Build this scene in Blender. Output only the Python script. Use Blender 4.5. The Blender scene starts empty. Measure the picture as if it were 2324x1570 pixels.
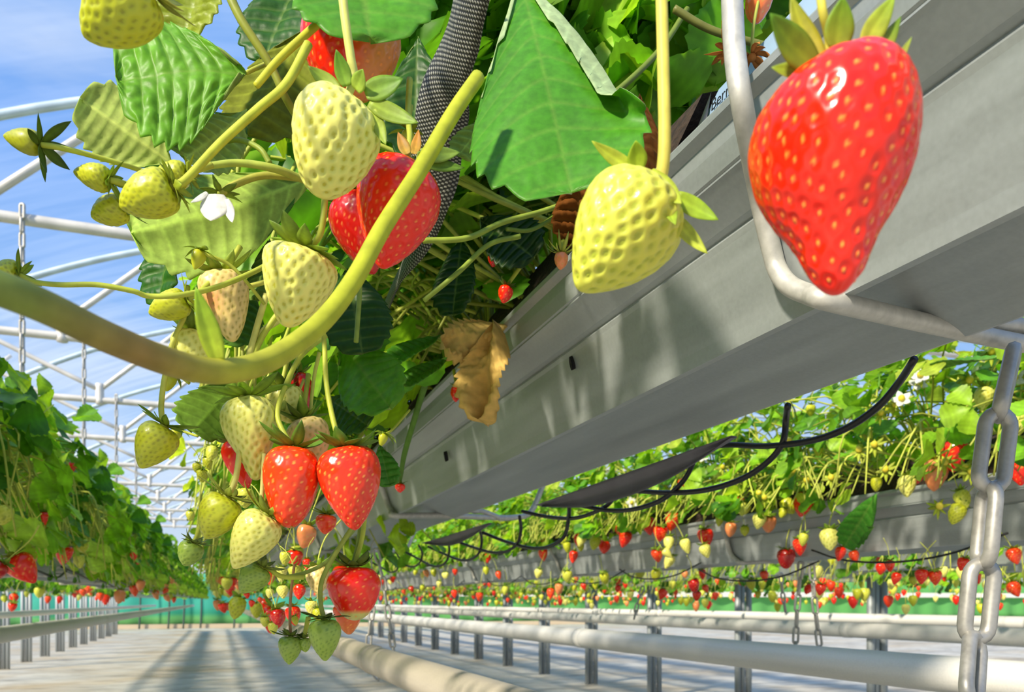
import bpy, math, random
import numpy as np
from mathutils import Vector, Matrix

# ------------------------------------------------------------------ camera, light, exposure
SC = bpy.context.scene
FOC = 1800.0                      # focal length in picture widths of 2324
HC = 0.75                         # camera height above the floor
YAW = math.atan(665 / FOC)
FWD = np.array([math.sin(YAW), math.cos(YAW), 0.0])
RGT = np.array([math.cos(YAW), -math.sin(YAW), 0.0])
UPV = np.array([0.0, 0.0, 1.0])
CAM = np.array([0.0, 0.0, HC])

cd = bpy.data.cameras.new('camera')
cam = bpy.data.objects.new('camera', cd)
SC.collection.objects.link(cam)
cam.location = CAM
cam.rotation_euler = (math.pi / 2, 0, -YAW)
cd.sensor_width = 36.0
cd.lens = FOC / 2324 * 36.0
cd.shift_y = (1365 - 785) / 2324
cd.clip_start = 0.01
cd.clip_end = 200
cd.dof.use_dof = True
cd.dof.focus_distance = 0.43
cd.dof.aperture_fstop = 21.0
SC.camera = cam

SUN_POS = Vector((-0.74, -0.44, 0.58)).normalized()
sd = bpy.data.lights.new('sun', 'SUN')
sd.energy = 5.9
sd.angle = math.radians(4.5)
sd.color = (1.0, 0.90, 0.72)
so = bpy.data.objects.new('sun', sd)
SC.collection.objects.link(so)
so.rotation_euler = SUN_POS.to_track_quat('Z', 'Y').to_euler()

vs = SC.view_settings
vs.view_transform = 'Standard'
vs.look = 'None'
vs.exposure = 0.30
vs.gamma = 1.0
vs.use_curve_mapping = False
SC.cycles.max_bounces = 8
SC.cycles.transparent_max_bounces = 12
SC.cycles.use_denoising = True
SC.cycles.sample_clamp_indirect = 6.0


def lin(c):
    c = np.asarray(c, float) / 255.0
    return np.where(c <= 0.04045, c / 12.92, ((c + 0.055) / 1.055) ** 2.4)


def rgba(c):
    return tuple(float(x) for x in lin(c)) + (1.0,)


def nodes_of(tree):
    tree.nodes.clear()
    N = lambda t, **k: [(n := tree.nodes.new(t)), [setattr(n, a, b) for a, b in k.items()]][0]
    return N, tree.links.new


# sky: blue with pale streaks of haze, whiter towards the horizon
w = bpy.data.worlds.new('sky')
SC.world = w
w.use_nodes = True
N, LK = nodes_of(w.node_tree)
tc = N('ShaderNodeTexCoord')
sep = N('ShaderNodeSeparateXYZ')
LK(tc.outputs['Generated'], sep.inputs[0])
rp = N('ShaderNodeValToRGB')
LK(sep.outputs['Z'], rp.inputs[0])
e = rp.color_ramp.elements
e[0].position = 0.0; e[0].color = rgba((226, 233, 238))
e[1].position = 1.0; e[1].color = rgba((132, 178, 236))
for p_, c_ in ((0.07, (204, 222, 242)), (0.2, (150, 192, 242)), (0.45, (112, 166, 240))):
    q = rp.color_ramp.elements.new(p_); q.color = rgba(c_)
mp = N('ShaderNodeMapping'); mp.inputs['Scale'].default_value = (2.0, 2.0, 7.0)
LK(tc.outputs['Generated'], mp.inputs[0])
nz = N('ShaderNodeTexNoise'); nz.inputs['Scale'].default_value = 1.6; nz.inputs['Detail'].default_value = 5
LK(mp.outputs[0], nz.inputs['Vector'])
r2 = N('ShaderNodeValToRGB'); r2.color_ramp.elements[0].position = 0.46; r2.color_ramp.elements[1].position = 0.95
LK(nz.outputs[0], r2.inputs[0])
mx = N('ShaderNodeMix', data_type='RGBA')
LK(r2.outputs[0], mx.inputs[0]); LK(rp.outputs[0], mx.inputs[6]); mx.inputs[7].default_value = rgba((226, 236, 248))
bg = N('ShaderNodeBackground'); bg.inputs['Strength'].default_value = 0.84
LK(mx.outputs[2], bg.inputs[0])
wo = N('ShaderNodeOutputWorld'); LK(bg.outputs[0], wo.inputs[0])

rng = np.random.default_rng(7)
random.seed(7)
COL = SC.collection


# ------------------------------------------------------------------ geometry helpers
def P(px, py, d):
    return CAM + d * (FWD + (px - 1162) / FOC * RGT + (1365 - py) / FOC * UPV)


def proj(p):
    q = np.asarray(p, float) - CAM
    d = q @ FWD
    return 1162 + FOC * (q @ RGT) / d, 1365 - FOC * q[..., 2] / d, d


def PX(px, py, X):
    """the point on the upright plane x = X that the camera sees at px, py"""
    d = 1918.0 * X / (px - 497.0)
    return P(px, py, d)


def unit(v):
    v = np.asarray(v, float)
    return v / (np.linalg.norm(v, axis=-1, keepdims=True) + 1e-12)


def catmull(pts, n):
    pts = np.asarray(pts, float)
    if len(pts) == 2:
        t = np.linspace(0, 1, n)[:, None]
        return pts[0] * (1 - t) + pts[1] * t
    p = np.vstack([2 * pts[0] - pts[1], pts, 2 * pts[-1] - pts[-2]])
    seg = len(pts) - 1
    t = np.linspace(0, seg, n)
    i = np.minimum(t.astype(int), seg - 1)
    f = (t - i)[:, None]
    a, b, c, d = p[i], p[i + 1], p[i + 2], p[i + 3]
    return 0.5 * (2 * b + (c - a) * f + (2 * a - 5 * b + 4 * c - d) * f ** 2 + (3 * b - a - 3 * c + d) * f ** 3)


def gridq(nu, nv, wrap=False):
    i = np.arange(nu - 1)[:, None]
    j = np.arange(nv if wrap else nv - 1)[None, :]
    j2 = (j + 1) % nv
    q = np.stack([i * nv + j + 0 * i, (i + 1) * nv + j, (i + 1) * nv + j2, i * nv + j2 + 0 * i], -1)
    return q.reshape(-1, 4)


class MB:
    """collects quads of one part"""
    def __init__(s):
        s.V, s.Q, s.C, s.M, s.A, s.n = [], [], [], [], [], 0

    def add(s, V, Q, col=(1, 1, 1), mi=0, st=None):
        V = np.asarray(V, float).reshape(-1, 3)
        s.V.append(V)
        s.Q.append(np.asarray(Q) + s.n)
        c = np.asarray(col, float)
        s.C.append(np.tile(c, (len(V), 1)) if c.ndim == 1 else c.reshape(-1, 3))
        s.M.append(np.full(len(Q), mi) if np.isscalar(mi) else np.asarray(mi))
        s.A.append(np.zeros((len(V), 3)) if st is None else st)
        s.n += len(V)
        return s

    def build(s, name, mats, parent=None, smooth=True):
        V = np.vstack(s.V); Q = np.vstack(s.Q).astype(np.int32)
        if parent is not None:
            V = V - np.array(parent_loc(parent))
        me = bpy.data.meshes.new(name)
        me.vertices.add(len(V)); me.vertices.foreach_set('co', V.astype(np.float32).ravel())
        me.loops.add(Q.size); me.loops.foreach_set('vertex_index', Q.ravel())
        me.polygons.add(len(Q)); me.polygons.foreach_set('loop_start', np.arange(len(Q), dtype=np.int32) * 4)
        me.update(calc_edges=True)
        me.polygons.foreach_set('use_smooth', np.full(len(Q), smooth))
        me.polygons.foreach_set('material_index', np.concatenate(s.M).astype(np.int32))
        at = me.color_attributes.new('Col', 'FLOAT_COLOR', 'POINT')
        C = np.hstack([np.clip(np.vstack(s.C), 0, 1), np.ones((len(V), 1))])
        at.data.foreach_set('color', C.astype(np.float32).ravel())
        A = np.vstack(s.A)
        if A.any():
            me.attributes.new('st', 'FLOAT_VECTOR', 'POINT').data.foreach_set('vector', A.astype(np.float32).ravel())
        for m in (mats if isinstance(mats, (list, tuple)) else [mats]):
            me.materials.append(m)
        me.validate()
        o = bpy.data.objects.new(name, me)
        COL.objects.link(o)
        if parent is not None:
            o.parent = parent
        return o


def parent_loc(o):
    v = np.array(o.location)
    return v + parent_loc(o.parent) if o.parent is not None else v


def tag(o, label=None, cat=None, group=None, kind=None):
    if label: o['label'] = label
    if cat: o['category'] = cat
    if group: o['group'] = group
    if kind: o['kind'] = kind
    return o


def thing(name, label, cat, loc, group=None):
    o = bpy.data.objects.new(name, None)
    o.empty_display_size = 0.02
    COL.objects.link(o)
    o.location = [float(x) for x in loc]
    return tag(o, label, cat, group)


def copy_tree(o, loc=None, parent=None):
    c = o.copy()
    COL.objects.link(c)
    c.parent = parent
    if loc is not None:
        c.location = [float(x) for x in loc]
    for ch in list(o.children):
        copy_tree(ch, None, c)
    return c


def tube(mb, pts, r, k=8, n=None, col=(1, 1, 1), mi=0, closed=False, colf=None):
    pts = np.asarray(pts, float)
    n = n or max(2, (len(pts) - 1) * 6 + 1)
    if closed:
        p = pts; n = len(pts)
    else:
        p = catmull(pts, n) if len(pts) > 1 else pts
    r = np.atleast_1d(np.asarray(r, float))
    rr = np.interp(np.linspace(0, 1, n), np.linspace(0, 1, len(r)), r)
    t = unit(np.roll(p, -1, 0) - np.roll(p, 1, 0)) if closed else unit(np.gradient(p, axis=0))
    a = np.array([0, 0, 1.0]) if abs(t[0][2]) < 0.9 else np.array([1.0, 0, 0])
    u = unit(np.cross(t[0], a))
    U = np.zeros_like(p)
    for i in range(n):
        u = unit(u - t[i] * (u @ t[i]))
        U[i] = u
    W = np.cross(t, U)
    ph = np.arange(k) * 2 * math.pi / k
    V = p[:, None, :] + rr[:, None, None] * (np.cos(ph)[None, :, None] * U[:, None, :] + np.sin(ph)[None, :, None] * W[:, None, :])
    c = np.asarray(col, float)
    if closed:
        q = gridq(n, k, True)
        last = np.stack([(n - 1) * k + np.arange(k), np.arange(k), (np.arange(k) + 1) % k, (n - 1) * k + (np.arange(k) + 1) % k], -1)
        mb.add(V, np.vstack([q, last]), col, mi)
        return mb
    e0 = p[0] + (V[0] - p[0]) * 0.05 - t[0] * rr[0] * 0.25
    e1 = p[-1] + (V[-1] - p[-1]) * 0.05 + t[-1] * rr[-1] * 0.25
    V = np.concatenate([e0[None], V, e1[None]])
    if colf is not None:
        cc = np.repeat(np.concatenate([[0], np.linspace(0, 1, n), [1]])[:, None], k, 1).ravel()
        col = colf(cc)
    mb.add(V, gridq(n + 2, k, True), col, mi)
    return mb


def box(mb, lo, hi, col=(1, 1, 1), mi=0):
    (a, b, c), (d, e_, f) = lo, hi
    V = [(a, b, c), (d, b, c), (d, e_, c), (a, e_, c), (a, b, f), (d, b, f), (d, e_, f), (a, e_, f)]
    Q = [(0, 3, 2, 1), (4, 5, 6, 7), (0, 1, 5, 4), (1, 2, 6, 5), (2, 3, 7, 6), (3, 0, 4, 7)]
    return mb.add(V, Q, col, mi)


def sheet(mb, G, thick, ctop, cbot, mi=(0, 0), st=None):
    """a thin closed body over the grid of points G"""
    nu, nv = G.shape[:2]
    gu = np.gradient(G, axis=0); gv = np.gradient(G, axis=1)
    n = unit(np.cross(gu, gv))
    th = np.full((nu, nv), thick / 2.0)
    th[0, :] *= .3; th[-1, :] *= .3; th[:, 0] *= .3; th[:, -1] *= .3
    T = G + n * th[..., None]; B = G - n * th[..., None]
    q = gridq(nu, nv)
    m = nu * nv
    idx = np.arange(m).reshape(nu, nv)
    bd = np.concatenate([idx[:, 0], idx[-1, 1:], idx[::-1, -1][1:], idx[0, ::-1][1:-1]])
    b2 = np.roll(bd, -1)
    rim = np.stack([bd, bd + m, b2 + m, b2], -1)
    Q = np.vstack([q, q[:, ::-1] + m, rim])
    MI = np.concatenate([np.full(len(q), mi[0]), np.full(len(q), mi[1]), np.full(len(rim), mi[0])])
    ct = np.broadcast_to(np.asarray(ctop, float), (nu, nv, 3)).reshape(-1, 3)
    cb = np.broadcast_to(np.asarray(cbot, float), (nu, nv, 3)).reshape(-1, 3)
    mb.add(np.vstack([T.reshape(-1, 3), B.reshape(-1, 3)]), Q, np.vstack([ct, cb]), MI,
           None if st is None else np.vstack([st.reshape(-1, 3)] * 2))
    return mb


# ------------------------------------------------------------------ materials
def mat(name):
    m = bpy.data.materials.new(name)
    m.use_nodes = True
    N, LK = nodes_of(m.node_tree)
    o = N('ShaderNodeOutputMaterial')
    return m, N, LK, o


def attr(N, name='Col'):
    a = N('ShaderNodeAttribute'); a.attribute_name = name
    return a


def m_plain(name, col, rough=0.5, metal=0.0, nscale=0, namp=0.15, bump=0.0, spec=0.5, coords='Object'):
    m, N, LK, o = mat(name)
    b = N('ShaderNodeBsdfPrincipled')
    b.inputs['Roughness'].default_value = rough
    b.inputs['Metallic'].default_value = metal
    b.inputs['Specular IOR Level'].default_value = spec
    b.inputs['Base Color'].default_value = rgba(col)
    if nscale:
        t = N('ShaderNodeTexCoord'); n = N('ShaderNodeTexNoise')
        n.inputs['Scale'].default_value = nscale; n.inputs['Detail'].default_value = 6
        LK(t.outputs[coords], n.inputs['Vector'])
        r = N('ShaderNodeValToRGB')
        c = lin(col)
        r.color_ramp.elements[0].position = 0.3; r.color_ramp.elements[1].position = 0.7
        r.color_ramp.elements[0].color = tuple(np.clip(c * (1 - namp), 0, 1)) + (1,)
        r.color_ramp.elements[1].color = tuple(np.clip(c * (1 + namp), 0, 1)) + (1,)
        LK(n.outputs[0], r.inputs[0]); LK(r.outputs[0], b.inputs['Base Color'])
        if bump:
            bp = N('ShaderNodeBump'); bp.inputs['Strength'].default_value = bump; bp.inputs['Distance'].default_value = 0.01
            LK(n.outputs[0], bp.inputs['Height']); LK(bp.outputs[0], b.inputs['Normal'])
    LK(b.outputs[0], o.inputs[0])
    return m


def m_leafy(name, trans=0.35, rough=0.45, spec=0.35, nscale=260, bump=0.12, warm=(1.25, 1.15, 0.5)):
    m, N, LK, o = mat(name)
    a = attr(N)
    b = N('ShaderNodeBsdfPrincipled')
    b.inputs['Roughness'].default_value = rough
    b.inputs['Specular IOR Level'].default_value = spec
    t = N('ShaderNodeTexCoord'); n = N('ShaderNodeTexNoise')
    n.inputs['Scale'].default_value = nscale; n.inputs['Detail'].default_value = 4
    LK(t.outputs['Object'], n.inputs['Vector'])
    mp_ = N('ShaderNodeMapRange'); mp_.inputs[1].default_value = 0.3; mp_.inputs[2].default_value = 0.7
    mp_.inputs[3].default_value = 0.82; mp_.inputs[4].default_value = 1.15
    LK(n.outputs[0], mp_.inputs[0])
    mu = N('ShaderNodeVectorMath', operation='SCALE')
    LK(a.outputs['Color'], mu.inputs[0]); LK(mp_.outputs[0], mu.inputs['Scale'])
    LK(mu.outputs[0], b.inputs['Base Color'])
    if bump:
        bp = N('ShaderNodeBump'); bp.inputs['Strength'].default_value = bump; bp.inputs['Distance'].default_value = 0.001
        LK(n.outputs[0], bp.inputs['Height']); LK(bp.outputs[0], b.inputs['Normal'])
    tr = N('ShaderNodeBsdfTranslucent')
    wm = N('ShaderNodeVectorMath', operation='MULTIPLY'); wm.inputs[1].default_value = warm
    LK(mu.outputs[0], wm.inputs[0]); LK(wm.outputs[0], tr.inputs[0])
    ms = N('ShaderNodeMixShader'); ms.inputs[0].default_value = trans
    LK(b.outputs[0], ms.inputs[1]); LK(tr.outputs[0], ms.inputs[2]); LK(ms.outputs[0], o.inputs[0])
    return m


def m_berry(name, rough, coat, sss):
    m, N, LK, o = mat(name)
    a = attr(N)
    b = N('ShaderNodeBsdfPrincipled')
    b.inputs['Roughness'].default_value = rough
    b.inputs['Coat Weight'].default_value = coat
    b.inputs['Coat Roughness'].default_value = 0.08
    b.inputs['Subsurface Weight'].default_value = sss
    b.inputs['Subsurface Radius'].default_value = (1.0, 0.35, 0.2)
    b.inputs['Subsurface Scale'].default_value = 0.003
    LK(a.outputs['Color'], b.inputs['Base Color'])
    LK(b.outputs[0], o.inputs[0])
    return m


M_LEAF = m_leafy('leaf_upper_side')
M_UNDER = m_leafy('leaf_underside', trans=0.4, rough=0.7, spec=0.15)
M_FOL = m_leafy('foliage', trans=0.5, rough=0.42, nscale=90, bump=0.0)
M_STEM = m_leafy('stem_skin', trans=0.12, rough=0.5, nscale=120, bump=0.05, warm=(1.1, 1.1, 0.6))
M_SEPAL = m_leafy('sepal_skin', trans=0.35, rough=0.5, nscale=300, bump=0.05)
M_PETAL = m_leafy('petal', trans=0.4, rough=0.5, nscale=300, bump=0.0, warm=(1, 1, 0.95))
M_DRY = m_leafy('dry_leaf', trans=0.25, rough=0.8, spec=0.1, nscale=120, bump=0.3, warm=(1.1, 1.0, 0.8))
M_RIPE = m_berry('ripe_skin', 0.24, 0.15, 0.12)
M_PALE = m_berry('unripe_skin', 0.42, 0.15, 0.15)


def m_galv(name, col=(176, 182, 182), rough=0.42, metal=0.65, sc=(60, 5, 60), rust=0.0):
    m, N, LK, o = mat(name)
    t = N('ShaderNodeTexCoord')
    mp_ = N('ShaderNodeMapping'); mp_.inputs['Scale'].default_value = sc
    LK(t.outputs['Object'], mp_.inputs[0])
    n = N('ShaderNodeTexNoise'); n.inputs['Scale'].default_value = 1.0; n.inputs['Detail'].default_value = 5
    LK(mp_.outputs[0], n.inputs['Vector'])
    n2 = N('ShaderNodeTexNoise'); n2.inputs['Scale'].default_value = 350; n2.inputs['Detail'].default_value = 2
    LK(t.outputs['Object'], n2.inputs['Vector'])
    ad = N('ShaderNodeMath', operation='ADD'); LK(n.outputs[0], ad.inputs[0])
    ml = N('ShaderNodeMath', operation='MULTIPLY'); LK(n2.outputs[0], ml.inputs[0]); ml.inputs[1].default_value = 0.35
    LK(ml.outputs[0], ad.inputs[1])
    r = N('ShaderNodeValToRGB'); c = lin(col)
    r.color_ramp.elements[0].position = 0.45; r.color_ramp.elements[1].position = 0.9
    r.color_ramp.elements[0].color = tuple(c * 0.84) + (1,); r.color_ramp.elements[1].color = tuple(np.clip(c * 1.12, 0, 1)) + (1,)
    LK(ad.outputs[0], r.inputs[0])
    b = N('ShaderNodeBsdfPrincipled')
    b.inputs['Metallic'].default_value = metal
    LK(r.outputs[0], b.inputs['Base Color'])
    mr = N('ShaderNodeMapRange'); mr.inputs[1].default_value = 0.3; mr.inputs[2].default_value = 0.9
    mr.inputs[3].default_value = rough - 0.06; mr.inputs[4].default_value = rough + 0.08
    LK(ad.outputs[0], mr.inputs[0]); LK(mr.outputs[0], b.inputs['Roughness'])
    LK(b.outputs[0], o.inputs[0])
    return m


M_GUT = m_galv('galvanised_sheet', (162, 168, 168), 0.40, 0.4)
M_WIRE = m_galv('galvanised_wire', (184, 182, 174), 0.45, 0.25, (150, 150, 150))
M_CHAIN = m_galv('chain_zinc', (168, 166, 160), 0.42, 0.55, (90, 90, 90))
M_POST = m_galv('post_zinc', (150, 156, 158), 0.5, 0.4, (40, 40, 3))
M_TRUSS = m_galv('truss_tube', (205, 202, 196), 0.5, 0.25, (8, 8, 8))
M_HOOP = m_galv('hoop_tube', (186, 204, 214), 0.45, 0.25, (8, 8, 8))
M_PIPE = m_galv('painted_pipe', (214, 212, 206), 0.5, 0.1, (20, 1.2, 20))
M_PIPE2 = m_galv('worn_pipe', (196, 186, 170), 0.5, 0.25, (20, 3, 20))
M_HOSE = m_plain('black_hose', (14, 15, 17), 0.45)
M_SUB = m_plain('coir_substrate', (52, 38, 26), 0.95, 0, 160, 0.6, 0.8)
M_BAG = m_plain('bag_film', (150, 176, 205), 0.35, 0, 30, 0.08)
M_BAGD = m_plain('bag_film_dark', (38, 40, 44), 0.45, 0, 40, 0.2)
M_INK = m_plain('black_print', (18, 20, 26), 0.6)
M_SHEET = m_plain('grey_drain_sheet', (92, 90, 100), 0.5, 0, 25, 0.15, 0.1)

# ------------------------------------------------------------------ the setting
def fresh(*dims):
    return MB()


# floor: white woven ground cover with soiling and creases
m, N, LK, o = mat('ground_cover')
t = N('ShaderNodeTexCoord')
n1 = N('ShaderNodeTexNoise'); n1.inputs['Scale'].default_value = 0.9; n1.inputs['Detail'].default_value = 7
n2 = N('ShaderNodeTexNoise'); n2.inputs['Scale'].default_value = 5.0; n2.inputs['Detail'].default_value = 8
n2.inputs['Roughness'].default_value = 0.65
mpf = N('ShaderNodeMapping'); mpf.inputs['Scale'].default_value = (0.5, 2.2, 1)
LK(t.outputs['Object'], n1.inputs['Vector']); LK(t.outputs['Object'], mpf.inputs[0]); LK(mpf.outputs[0], n2.inputs['Vector'])
r1 = N('ShaderNodeValToRGB')
r1.color_ramp.elements[0].position = 0.30; r1.color_ramp.elements[0].color = rgba((184, 166, 134))
r1.color_ramp.elements[1].position = 0.55; r1.color_ramp.elements[1].color = rgba((196, 191, 178))
LK(n1.outputs[0], r1.inputs[0])
r3 = N('ShaderNodeValToRGB')
r3.color_ramp.elements[0].position = 0.34; r3.color_ramp.elements[0].color = rgba((150, 140, 122))
r3.color_ramp.elements[1].position = 0.52; r3.color_ramp.elements[1].color = (1, 1, 1, 1)
LK(n2.outputs[0], r3.inputs[0])
mm = N('ShaderNodeMix', data_type='RGBA', blend_type='MULTIPLY'); mm.inputs[0].default_value = 0.8
LK(r1.outputs[0], mm.inputs[6]); LK(r3.outputs[0], mm.inputs[7])
b = N('ShaderNodeBsdfPrincipled'); b.inputs['Roughness'].default_value = 0.6
LK(mm.outputs[2], b.inputs['Base Color'])
bp = N('ShaderNodeBump'); bp.inputs['Strength'].default_value = 0.3; bp.inputs['Distance'].default_value = 0.03
LK(n2.outputs[0], bp.inputs['Height']); LK(bp.outputs[0], b.inputs['Normal'])
LK(b.outputs[0], o.inputs[0])
M_FLOOR = m
gx, gy = np.meshgrid(np.linspace(-12, 34, 93), np.linspace(-6, 26, 97), indexing='ij')
gz = 0.006 * np.sin(gx * 5 + 1.3 * np.sin(gy * 3)) * np.sin(gy * 2.3)
mb = MB(); mb.add(np.stack([gx, gy, gz], -1), gridq(93, 97))
tag(mb.build('floor', M_FLOOR), 'white woven ground cover with creases and soil stains', kind='structure')

# roof film
m, N, LK, o = mat('roof_film')
t = N('ShaderNodeTexCoord'); mpf = N('ShaderNodeMapping'); mpf.inputs['Scale'].default_value = (0.35, 2.6, 0.6)
LK(t.outputs['Object'], mpf.inputs[0])
n1 = N('ShaderNodeTexNoise'); n1.inputs['Scale'].default_value = 2.0; n1.inputs['Detail'].default_value = 6
LK(mpf.outputs[0], n1.inputs['Vector'])
mr = N('ShaderNodeMapRange'); mr.inputs[1].default_value = 0.35; mr.inputs[2].default_value = 0.75
mr.inputs[3].default_value = 0.03; mr.inputs[4].default_value = 0.12
LK(n1.outputs[0], mr.inputs[0])
tp = N('ShaderNodeBsdfTransparent'); tl = N('ShaderNodeBsdfTranslucent'); tl.inputs[0].default_value = (0.9, 0.93, 0.97, 1)
ms = N('ShaderNodeMixShader'); LK(mr.outputs[0], ms.inputs[0]); LK(tp.outputs[0], ms.inputs[1]); LK(tl.outputs[0], ms.inputs[2])
LK(ms.outputs[0], o.inputs[0])
M_FILM = m
mb = MB()
for cx in (-6.0, 1.2, 8.4, 15.6, 22.8):
    xs = np.linspace(cx - 3.6, cx + 3.6, 25)
    z = HC + 3.75 - 0.085 * (xs - cx) ** 2
    ys = np.linspace(-4, 25, 30)
    G = np.stack([np.repeat(xs[:, None], 30, 1), np.repeat(ys[None], 25, 0), np.repeat(z[:, None], 30, 1)], -1)
    mb.add(G, gridq(25, 30))
tag(mb.build('ceiling', M_FILM), 'clear plastic roof film stretched over the hoops', kind='structure')

# end wall: teal over green screen
m, N, LK, o = mat('end_screen')
t = N('ShaderNodeTexCoord'); sp = N('ShaderNodeSeparateXYZ'); LK(t.outputs['Object'], sp.inputs[0])
n1 = N('ShaderNodeTexNoise'); n1.inputs['Scale'].default_value = 1.4; n1.inputs['Detail'].default_value = 5
LK(t.outputs['Object'], n1.inputs['Vector'])
ad = N('ShaderNodeMath', operation='MULTIPLY_ADD'); LK(n1.outputs[0], ad.inputs[0]); ad.inputs[1].default_value = 0.12; LK(sp.outputs['Z'], ad.inputs[2])
r1 = N('ShaderNodeValToRGB')
el = r1.color_ramp.elements
el[0].position = 0.0; el[0].color = rgba((150, 205, 130))
el[1].position = 1.0; el[1].color = rgba((104, 216, 196))
for p_, c_ in ((0.22, (132, 206, 130)), (0.30, (70, 186, 150)), (0.40, (84, 200, 176)), (0.62, (96, 212, 192))):
    q = r1.color_ramp.elements.new(p_); q.color = rgba(c_)
mxr = N('ShaderNodeMapRange'); mxr.inputs[1].default_value = 1.5; mxr.inputs[2].default_value = 5; LK(sp.outputs['X'], mxr.inputs[0])
mxg = N('ShaderNodeMix', data_type='RGBA'); LK(mxr.outputs[0], mxg.inputs[0]); LK(r1.outputs[0], mxg.inputs[6]); mxg.inputs[7].default_value = rgba((128, 204, 118))
dv = N('ShaderNodeMath', operation='DIVIDE'); dv.inputs[1].default_value = 1.6
LK(ad.outputs[0], dv.inputs[0]); LK(dv.outputs[0], r1.inputs[0])
b = N('ShaderNodeBsdfPrincipled'); b.inputs['Roughness'].default_value = 0.6; LK(mxg.outputs[2], b.inputs['Base Color'])
tl = N('ShaderNodeBsdfTranslucent'); LK(mxg.outputs[2], tl.inputs[0])
ms = N('ShaderNodeMixShader'); ms.inputs[0].default_value = 0.5
LK(b.outputs[0], ms.inputs[1]); LK(tl.outputs[0], ms.inputs[2]); LK(ms.outputs[0], o.inputs[0])
xs = np.linspace(-12, 34, 240)
mb = MB()
zs = np.linspace(0.0, 1.55, 6)
G = np.stack([np.repeat(xs[:, None], 6, 1), 24.2 + 0.05 * np.sin(xs * 6)[:, None] + 0 * zs[None], np.repeat(zs[None], 240, 0)], -1)
sheet(mb, G, 0.01, (1, 1, 1), (1, 1, 1))
tag(mb.build('wall_back', m), 'teal and green windbreak screen closing the far end', kind='structure')
M_RAIL = m_plain('white_rail', (225, 222, 212), 0.5)
mb = MB(); box(mb, (5.5, 24.0, 0.92), (34, 24.1, 1.10))
tag(mb.build('trim_1', M_RAIL, smooth=False), 'white rail along the end screen', kind='structure')
mb = MB(); box(mb, (-12, 24.0, 0.0), (34, 24.12, 0.12))
tag(mb.build('baseboard_back', m_plain('sill_board', (196, 178, 150), 0.8), smooth=False), 'pale sill board under the end screen', kind='structure')
M_DARKPOLE = m_plain('dark_pole', (58, 74, 70), 0.6)
for i, px in enumerate((215, 316, 382, 416, 455, 531)):
    X = (px - 497) * 23.9 / (2043.7 - 0.368 * (px - 497))
    mb = MB(); tube(mb, [(X, 23.9, 0), (X + 0.03, 23.9, 0.8), (X, 23.9, 1.7)], 0.025 if px != 545 else 0.05)
    o = mb.build('screen_pole', M_DARKPOLE)
    tag(o, ['slim dark pole before the green screen, outermost one', 'slim dark pole before the green screen, second one in from the side',
            'slim dark pole before the green screen, third one in from the side', 'slim pole in the gap between the rows, beside the row end',
            'slim dark pole in the middle of the gap between the rows', 'slim dark pole beside the hanging berries at the row end'][i], 'pole',
        'poles of the end screen')

ORD = ['first', 'second', 'third', 'fourth', 'fifth', 'sixth', 'seventh', 'eighth', 'ninth', 'tenth', 'eleventh', 'twelfth',
       'thirteenth', 'fourteenth', 'fifteenth', 'sixteenth', 'seventeenth', 'eighteenth', 'nineteenth', 'twentieth']

# ------------------------------------------------------------------ roof trusses
def make_truss():
    r = thing('roof_truss', '', 'truss', (0, 0, 0))
    mb = MB(); tube(mb, [(-9.6, 0, HC + 2.0), (12, 0, HC + 2.0)], 0.032, n=12); mb.build('chord', M_TRUSS, r)
    for cx in (-6.0, 1.2, 8.4):
        xs = np.linspace(cx - 3.6, cx + 3.6, 17)
        mb = MB(); tube(mb, np.stack([xs, 0 * xs + 0.05, HC + 3.05 - 0.0965 * (xs - cx) ** 2], -1), 0.026, n=49)
        mb.build('hoop', M_HOOP, r)
    for nx in (-1.11,):
        mb = MB(); tube(mb, [(nx, 0, HC + 2.10), (nx + 1.0, 0, HC + 3.02)], 0.024); mb.build('brace', M_TRUSS, r)
        mb = MB(); tube(mb, [(nx, 0, HC + 2.10), (nx - 1.5, 0, HC + 2.78)], 0.024); mb.build('brace', M_TRUSS, r)
        mb = MB(); tube(mb, [(nx, 0, HC + 1.96), (nx, 0, HC + 2.16)], 0.04, k=10); mb.build('clamp', M_TRUSS, r)
    for nx in (-3.2, 2.4, 4.6):
        mb = MB(); tube(mb, [(nx, 0, HC + 2.04), (nx + 0.9, 0, HC + 2.9)], 0.022); mb.build('brace', M_TRUSS, r)
        mb = MB(); tube(mb, [(nx, 0, HC + 2.04), (nx - 0.9, 0, HC + 2.8)], 0.022); mb.build('brace', M_TRUSS, r)
    return r


tr0 = make_truss()
for k in range(10):
    r = tr0 if k == 0 else copy_tree(tr0)
    r.location = (0, 4.78 + 2.01 * k, 0)
    r['label'] = f'grey tubular roof truss, {ORD[k]} in line from the front'
    r['group'] = 'roof trusses'

# ------------------------------------------------------------------ chain links
LINKS = {}


def link_mesh(L, W, r):
    key = (round(L, 4), round(W, 4), round(r, 4))
    if key not in LINKS:
        a = W / 2 - r; h = L / 2 - r - a
        ph = np.linspace(0, math.pi, 9)
        top = np.stack([a * np.cos(ph), 0 * ph, h + a * np.sin(ph)], -1)
        bot = np.stack([-a * np.cos(ph), 0 * ph, -h - a * np.sin(ph)], -1)
        path = np.vstack([top, bot])
        mb = MB(); tube(mb, path, r, k=8, closed=True)
        o = mb.build('link', M_CHAIN)
        LINKS[key] = o.data
        bpy.data.objects.remove(o)
    return LINKS[key]


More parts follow.
